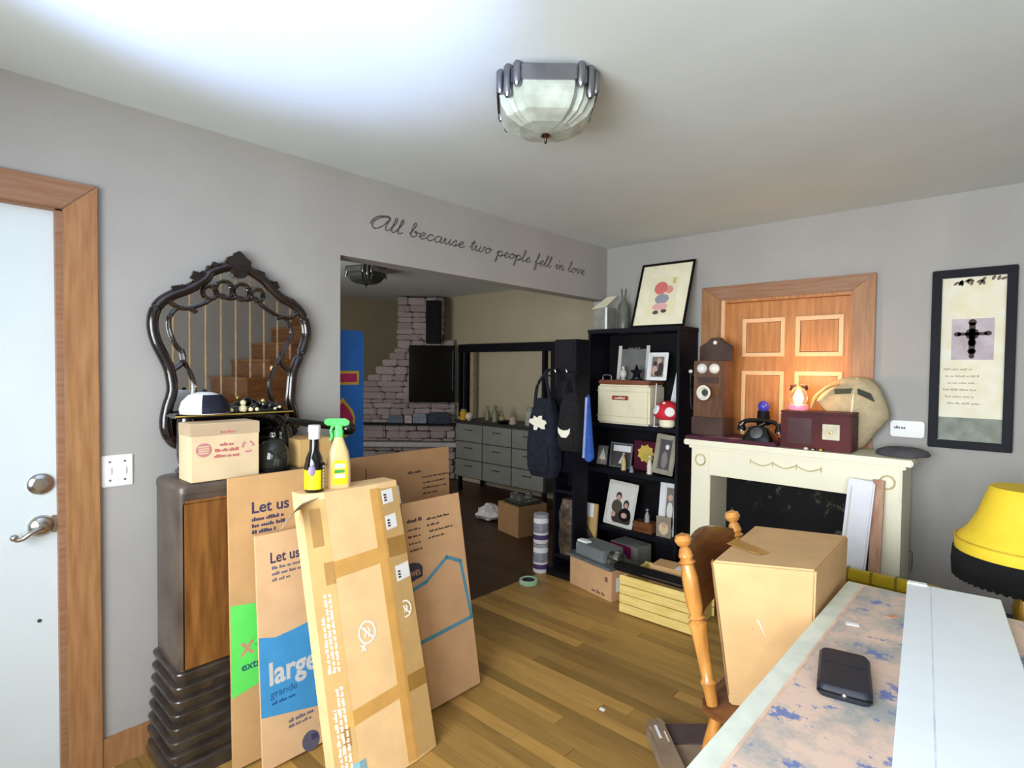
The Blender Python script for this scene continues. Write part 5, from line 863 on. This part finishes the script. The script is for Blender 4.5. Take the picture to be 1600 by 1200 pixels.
t = thing('blue_cloth', 'bright blue cloth hanging beside the black sling bag', 'cloth', (0.308, 3.12, 0.86)); MB().prism([(-0.03, 0, 0.45), (-0.01, 0, 0.46), (0.025, 0, 0.12), (0.035, 0, 0.03), (0.0, 0, 0.0), (-0.04, 0, 0.02), (-0.03, 0, 0.2)], (0, 0.03, 0)).build('cloth_fold', bluef, t, bevel=0.008); MB().tube([(-0.02, 0.0, 0.44), (-0.035, -0.004, 0.03)], 0.01, n=6).build('pale_fold', mat('pale_blue_fabric', (150, 170, 214), 0.8), t)
for i in range(2):
    t = thing('canister', ('white canister with purple bands standing on the floor by the tower', 'white canister with purple bands stacked on another canister')[i], 'canister', (-0.135, 3.17, 0.215*i))
    lathe([(0.052, 0), (0.056, 0.008), (0.056, 0.17), (0.05, 0.185)], n=22).build('body', paper, t, smooth=True); lathe([(0.054, 0.1855), (0.056, 0.19), (0.054, 0.212), (0.0005, 0.214)], n=22).build('lid', mat('grey_lid', (176, 176, 182), 0.4), t, smooth=True)
    lathe([(0.0568, 0.03), (0.0568, 0.065)], n=22, cap=False).build('purple_band', mat('purple_band', (82, 60, 112), 0.5), t, smooth=True); lathe([(0.0567, 0.08), (0.0567, 0.15)], n=22, cap=False).build('label', mat('grey_label', (170, 172, 180), 0.5, scale=30, col2=(120, 122, 140)), t, smooth=True)

# ------------------------------------------------------------------ next room
bl = thing('blue_board', 'bright blue rounded board with a magenta band and flame emblem in the next room', 'board', (-0.45, 1.74, 0)); BX = 0.02
q = [(0, -0.16, 0), (0, 0.117, 0), (0, 0.117, 1.66)]+[(0, 0.087+0.03*math.cos(a*PI/8), 1.67+0.03*math.sin(a*PI/8)) for a in range(5)]+[(0, -0.16, 1.70)]
MB().prism(q, (BX, 0, 0)).build('board', mat('bright_blue_paint', (16, 120, 226), 0.4, var=0.05), bl)
def onb(pts, m_, nm, dz): MB().prism([(BX+dz, y, z) for y, z in pts], (0.0015, 0, 0)).build(nm, m_, bl)
yl = mat('yellow_line_paint', (236, 196, 72), 0.5); mg = mat('magenta_paint', (196, 36, 106), 0.5)
onb([(-0.16, 1.385), (0.085, 1.385), (0.085, 1.465), (-0.16, 1.465)], yl, 'yellow_outline', 0.0002); onb([(-0.16, 1.40), (0.07, 1.40), (0.07, 1.45), (-0.16, 1.45)], mg, 'magenta_band', 0.002)
onb([(-0.06, 1.28), (-0.02, 1.31), (0.045, 1.235), (0.06, 1.19), (0.055, 1.12), (0.0, 1.08), (-0.06, 1.09)], yl, 'yellow_outline', 0.0002); onb([(-0.05, 1.26), (-0.02, 1.285), (0.03, 1.225), (0.045, 1.19), (0.04, 1.13), (0.0, 1.095), (-0.05, 1.105)], mg, 'flame_emblem', 0.002)
# corner fireplace of whitewashed stone, facing the opening
FA = R(42.5); R2 = Vector((math.cos(FA), math.sin(FA), 0)); F2 = Vector((-math.sin(FA), math.cos(FA), 0))
corner0 = Vector((-2.568, 5.493, 0))
fp_ = thing('stone_fireplace', 'whitewashed stone corner fireplace with sloping shoulder and chimney in the next room', 'fireplace', tuple(corner0+R2*(-1.36)), FA)
# local x to the right, local y away from the opening
core = [(-0.64, 0.0), (0.60, 0.0), (0.60, 1.80), (0.44, 1.80), (0.44, 2.43), (-0.16, 2.43), (-0.16, 1.76), (-0.64, 1.25)]
MB().prism([(x*0.97, 0.10, z) for x, z in core], (0, 0.25, 0)).build('core', mortar, fp_)
smesh = []
for v in range(6):
    rg = random.Random(200+v); b = MB(); b.box(0, 1, 0, 1, 0, 1); b.v = [(x+rg.uniform(-0.05, 0.05), y+rg.uniform(-0.25, 0.05) if y < 0.5 else y, z+rg.uniform(-0.1, 0.1)) for x, y, z in b.v]
    o = b.build('stone', stone, bevel=0.09); C.objects.unlink(o); smesh.append(o.data); bpy.data.objects.remove(o)
def inside(x, z):
    c = False; j = len(core)-1
    for i in range(len(core)):
        (xi, zi), (xj, zj) = core[i], core[j]
        if (zi > z) != (zj > z) and x < (xj-xi)*(z-zi)/(zj-zi)+xi: c = not c
        j = i
    return c
z = 0.005
while z < 2.40:
    h = random.uniform(0.055, 0.11); h = min(h, 2.435-z); zm = z+h/2
    xs = [x/100 for x in range(-66, 63) if inside(x/100, zm)]
    if xs:
        x = xs[0]-random.uniform(0, 0.02); xe = xs[-1]
        while x < xe-0.03:
            l = min(random.uniform(0.14, 0.34), xe-x+0.02)
            o = bpy.data.objects.new('stone', random.choice(smesh)); C.objects.link(o); o.parent = fp_; o.location = (x+0.004, random.uniform(0.0, 0.03), z+0.003); o.scale = (l-0.008, 0.115, h-0.006); x += l
    z += h
bx(-0.78, 0.66, -0.10, 0.30, 0.44, 0.50).build('ledge_slab', mat('pale_ledge', (196, 196, 204), 0.7, var=0.06), fp_, bevel=0.012); bx(-0.70, 0.64, -0.05, 0.1, 0.50, 0.0 + 0.515).build('ledge_bed', mortar, fp_); bx(-0.62, 0.64, -0.09, 0.02, 0.725, 0.755).build('mantel_strip', navyb, fp_, bevel=0.005)
tv = thing('television', 'large black television mounted on the stone fireplace', 'television', tuple(corner0+R2*(-1.36)+R2*0.30-F2*0.06), FA); bx(-0.29, 0.29, -0.05, 0.0, 1.04, 1.77).build('screen', gloss, tv, bevel=0.006); bx(-0.30, 0.30, 0.0005, 0.05, 1.03, 1.78).build('bezel_back', black, tv)
spk = thing('speaker', 'black box speaker beside the stone chimney above the television', 'speaker', tuple(corner0+R2*(-1.36)+R2*0.32-F2*0.03+Vector((0, 0, 1.80))), FA); bx(-0.09, 0.10, -0.1, 0.0, 0, 0.56).build('cabinet', black, spk, bevel=0.006); bx(-0.075, 0.085, -0.106, -0.1005, 0.03, 0.53).build('grille', blackfab, spk)
for i, (dx, w_, h_, c) in enumerate(((-0.17, 0.2, 0.10, (112, 124, 146)), (0.15, 0.18, 0.13, (146, 156, 176)), (-0.0, 0.1, 0.10, (206, 188, 186)), (0.41, 0.28, 0.15, (64, 72, 88)))):
    yo = -0.07-0.02*(i % 2)
    t = thing('folded_cloth', ('slate blue folded cloth on the fireplace mantel strip', 'pale blue folded cloth under the television', 'pale pink folded cloth under the television', 'dark grey basket weave bundle under the television')[i], 'cloth', tuple(corner0+R2*(-1.36+dx)+F2*(-0.035-0.0)+Vector((0, 0, 0.755))), FA)
    loft([(rrect(w_/2, 0.04-0.008*i, 0.015), 0), (rrect(w_/2*1.04, 0.045-0.008*i, 0.015), h_*0.4), (rrect(w_/2*0.9, 0.036-0.008*i, 0.012), h_)]).build('cloth', mat('cloth_%d' % i, c, 0.9, var=0.15, scale=20), t, smooth=True)
    t.location = Vector(t.location)+F2*(-0.03*i*0.5)
# grey dresser with a black open hutch
ds = thing('dresser', 'grey nine drawer dresser against the far beige wall', 'dresser', (-1.93, 4.79, 0)); dw = 0.70
bx(-dw, dw, -0.225, 0.22, 0.18, 0.835).build('carcass', mat('dresser_dark_frame', (54, 56, 56), 0.6), ds); bx(-dw-0.015, dw+0.015, -0.25, 0.225, 0.8355, 0.86).build('top', mat('dresser_top', (42, 42, 46), 0.5), ds, bevel=0.004)
for i in range(3):
    for j in range(3):
        x0 = -dw+0.01+j*(2*dw-0.02)/3; z0 = 0.19+i*0.214
        o = bx(x0+0.006, x0+(2*dw-0.02)/3-0.006, -0.243, -0.2255, z0, z0+0.202).build('drawer', greyp, ds, bevel=0.003)
        bx(x0+0.17, x0+0.29, -0.252, -0.2435, z0+0.13, z0+0.142).build('drawer_pull', slot, o)
for sx_ in (-1, 1):
    for sy_ in (-0.19, 0.19): bx(sx_*0.66-0.02, sx_*0.66+0.02, sy_-0.02, sy_+0.02, 0, 0.18).build('leg', black, ds)
ht = thing('hutch_frame', 'black open post frame standing on the grey dresser', 'frame', (-2.15, 4.93, 0.86)); hz = 0.93
for x, m_, wd in ((-0.80, navyb, 0.03), (-0.69, navyb, 0.05), (0.60, navyb, 0.04), (0.73, navyb, 0.05)): bx(x-wd/2, x+wd/2, -0.03, 0.03, 0 if x > -0.72 else -0.0, hz-0.1005).build('post', m_, ht)
bx(-0.82, 0.78, -0.035, 0.035, hz-0.10, hz).build('top_rail', navyb, ht); bx(-0.63, -0.57, 0.0, 0.03, 0, hz-0.101).build('inner_post', mat('beige_post', (170, 150, 120), 0.6), ht)
for i in range(5): MB().tube([(-0.80, 0, 0.06+0.13*i), (-0.69, 0, 0.06+0.13*i)], 0.009, n=6).build('rung', navyb, ht)
for i in range(2): MB().tube([(0.60, 0, 0.3+0.25*i), (0.73, 0, 0.3+0.25*i)], 0.009, n=6).build('rung', navyb, ht)
DZ = 0.86
def jar(label, x, y, col, r, h, name='jar', kind=0):
    t = thing(name, label, name.split('_')[-1], (x, y, DZ)); m_ = mat('jar_%d_%d_%d' % col, col, 0.35, var=0.08)
    if kind == 0: lathe([(r*0.9, 0), (r, 0.01), (r, h*0.75), (r*0.7, h*0.85)], n=14).build('body', m_, t, smooth=True); lathe([(r*0.75, h*0.851), (r*0.75, h), (0.0005, h+0.001)], n=14).build('lid', mat('jar_lid', (150, 146, 132), 0.4), t, smooth=True)
    elif kind == 1: lathe(sphere_prof(r, r), n=14).build('body', m_, t, smooth=True); lathe([(r*0.5, 0), (r*0.4, 0.008)], n=12).build('foot', m_, t)
    else:
        lathe([(r, 0), (r*0.7, h*0.15), (r*0.9, h*0.4), (r*0.5, h*0.65)], n=12).build('body', m_, t, smooth=True); lathe(sphere_prof(r*0.45, h*0.78), n=10).build('head', m_, t, smooth=True)
    return t
jar('yellow round jar at the left end of the dresser top', -2.56, 4.62, (206, 160, 44), 0.045, 0.13)
jar('white round ball ornament on the dresser top', -2.46, 4.62, (222, 214, 200), 0.048, 0.1, 'ball_ornament', 1)
jar('grey green figurine at the middle of the dresser top', -2.12, 4.72, (120, 124, 100), 0.05, 0.22, 'figurine', 2); jar('pale small figurine beside the grey green one', -1.99, 4.70, (168, 162, 128), 0.04, 0.12, 'figurine', 2)
jar('olive small figurine before the hutch post', -2.33, 4.80, (130, 130, 96), 0.035, 0.2, 'figurine', 2)
jar('clear lidded jar at the right of the dresser top', -1.56, 4.70, (168, 172, 166), 0.06, 0.2); jar('dark red candle jar at the right of the dresser top', -1.42, 4.66, (116, 28, 34), 0.05, 0.18); jar('pale pinkish cup in the middle of the dresser top', -1.78, 4.66, (188, 168, 150), 0.045, 0.1)
t = thing('black_dish', 'shallow black dish on the dresser top', 'dish', (-1.90, 4.63, DZ)); lathe([(0.04, 0), (0.072, 0.015), (0.078, 0.03), (0.068, 0.024), (0.0005, 0.01)], n=18).build('dish_bowl', black, t, smooth=True)
t = thing('white_bowl', 'small white bowl at the front of the dresser top', 'bowl', (-1.36, 4.575, DZ)); lathe([(0.025, 0), (0.05, 0.02), (0.055, 0.045), (0.05, 0.045), (0.0005, 0.012)], n=16).build('bowl_body', paper, t, smooth=True)
fb = thing('far_carton', 'brown open carton with glassware on the dark floor of the next room', 'box', (-0.90, 3.83, 0), R(-12)); bx(-0.16, 0.16, -0.16, 0.16, 0, 0.27).build('carton_body', cardE, fb, bevel=0.003); bx(-0.1, 0.14, -0.14, 0.12, 0.2705, 0.30).build('crumpled_wrap', darkglass, fb, bevel=0.01)
for dx, dy in ((-0.05, -0.06), (0.06, -0.08), (0.03, 0.05)): lathe([(0.03, 0.30), (0.034, 0.35), (0.03, 0.36)], n=12, c=(dx, dy, 0)).build('glass_cup', glass, fb, smooth=True)
wbg = thing('plastic_bag', 'crumpled white plastic bag on the dark floor of the next room', 'bag', (-1.40, 3.92, 0)); rg = random.Random(5); o = MB(); o.lathe([(0.04, 0), (0.13, 0.02), (0.15, 0.06), (0.11, 0.10), (0.05, 0.135), (0.0005, 0.14)], n=14); o.v = [(x*(1+rg.uniform(-0.18, 0.18)), y*(1+rg.uniform(-0.18, 0.18)), z*(1+rg.uniform(-0.15, 0.15)) if z > 0.01 else 0) for x, y, z in o.v]; o.build('bag_body', mat('white_film', (222, 222, 226), 0.4), wbg)

for o in C.objects:
    if o.name.split('.')[0] in ('printed_lines', 'printed_verse', 'worn_edge', 'white_print', 'label_dots', 'printed_seal_lines'): o['kind'] = 'stuff'
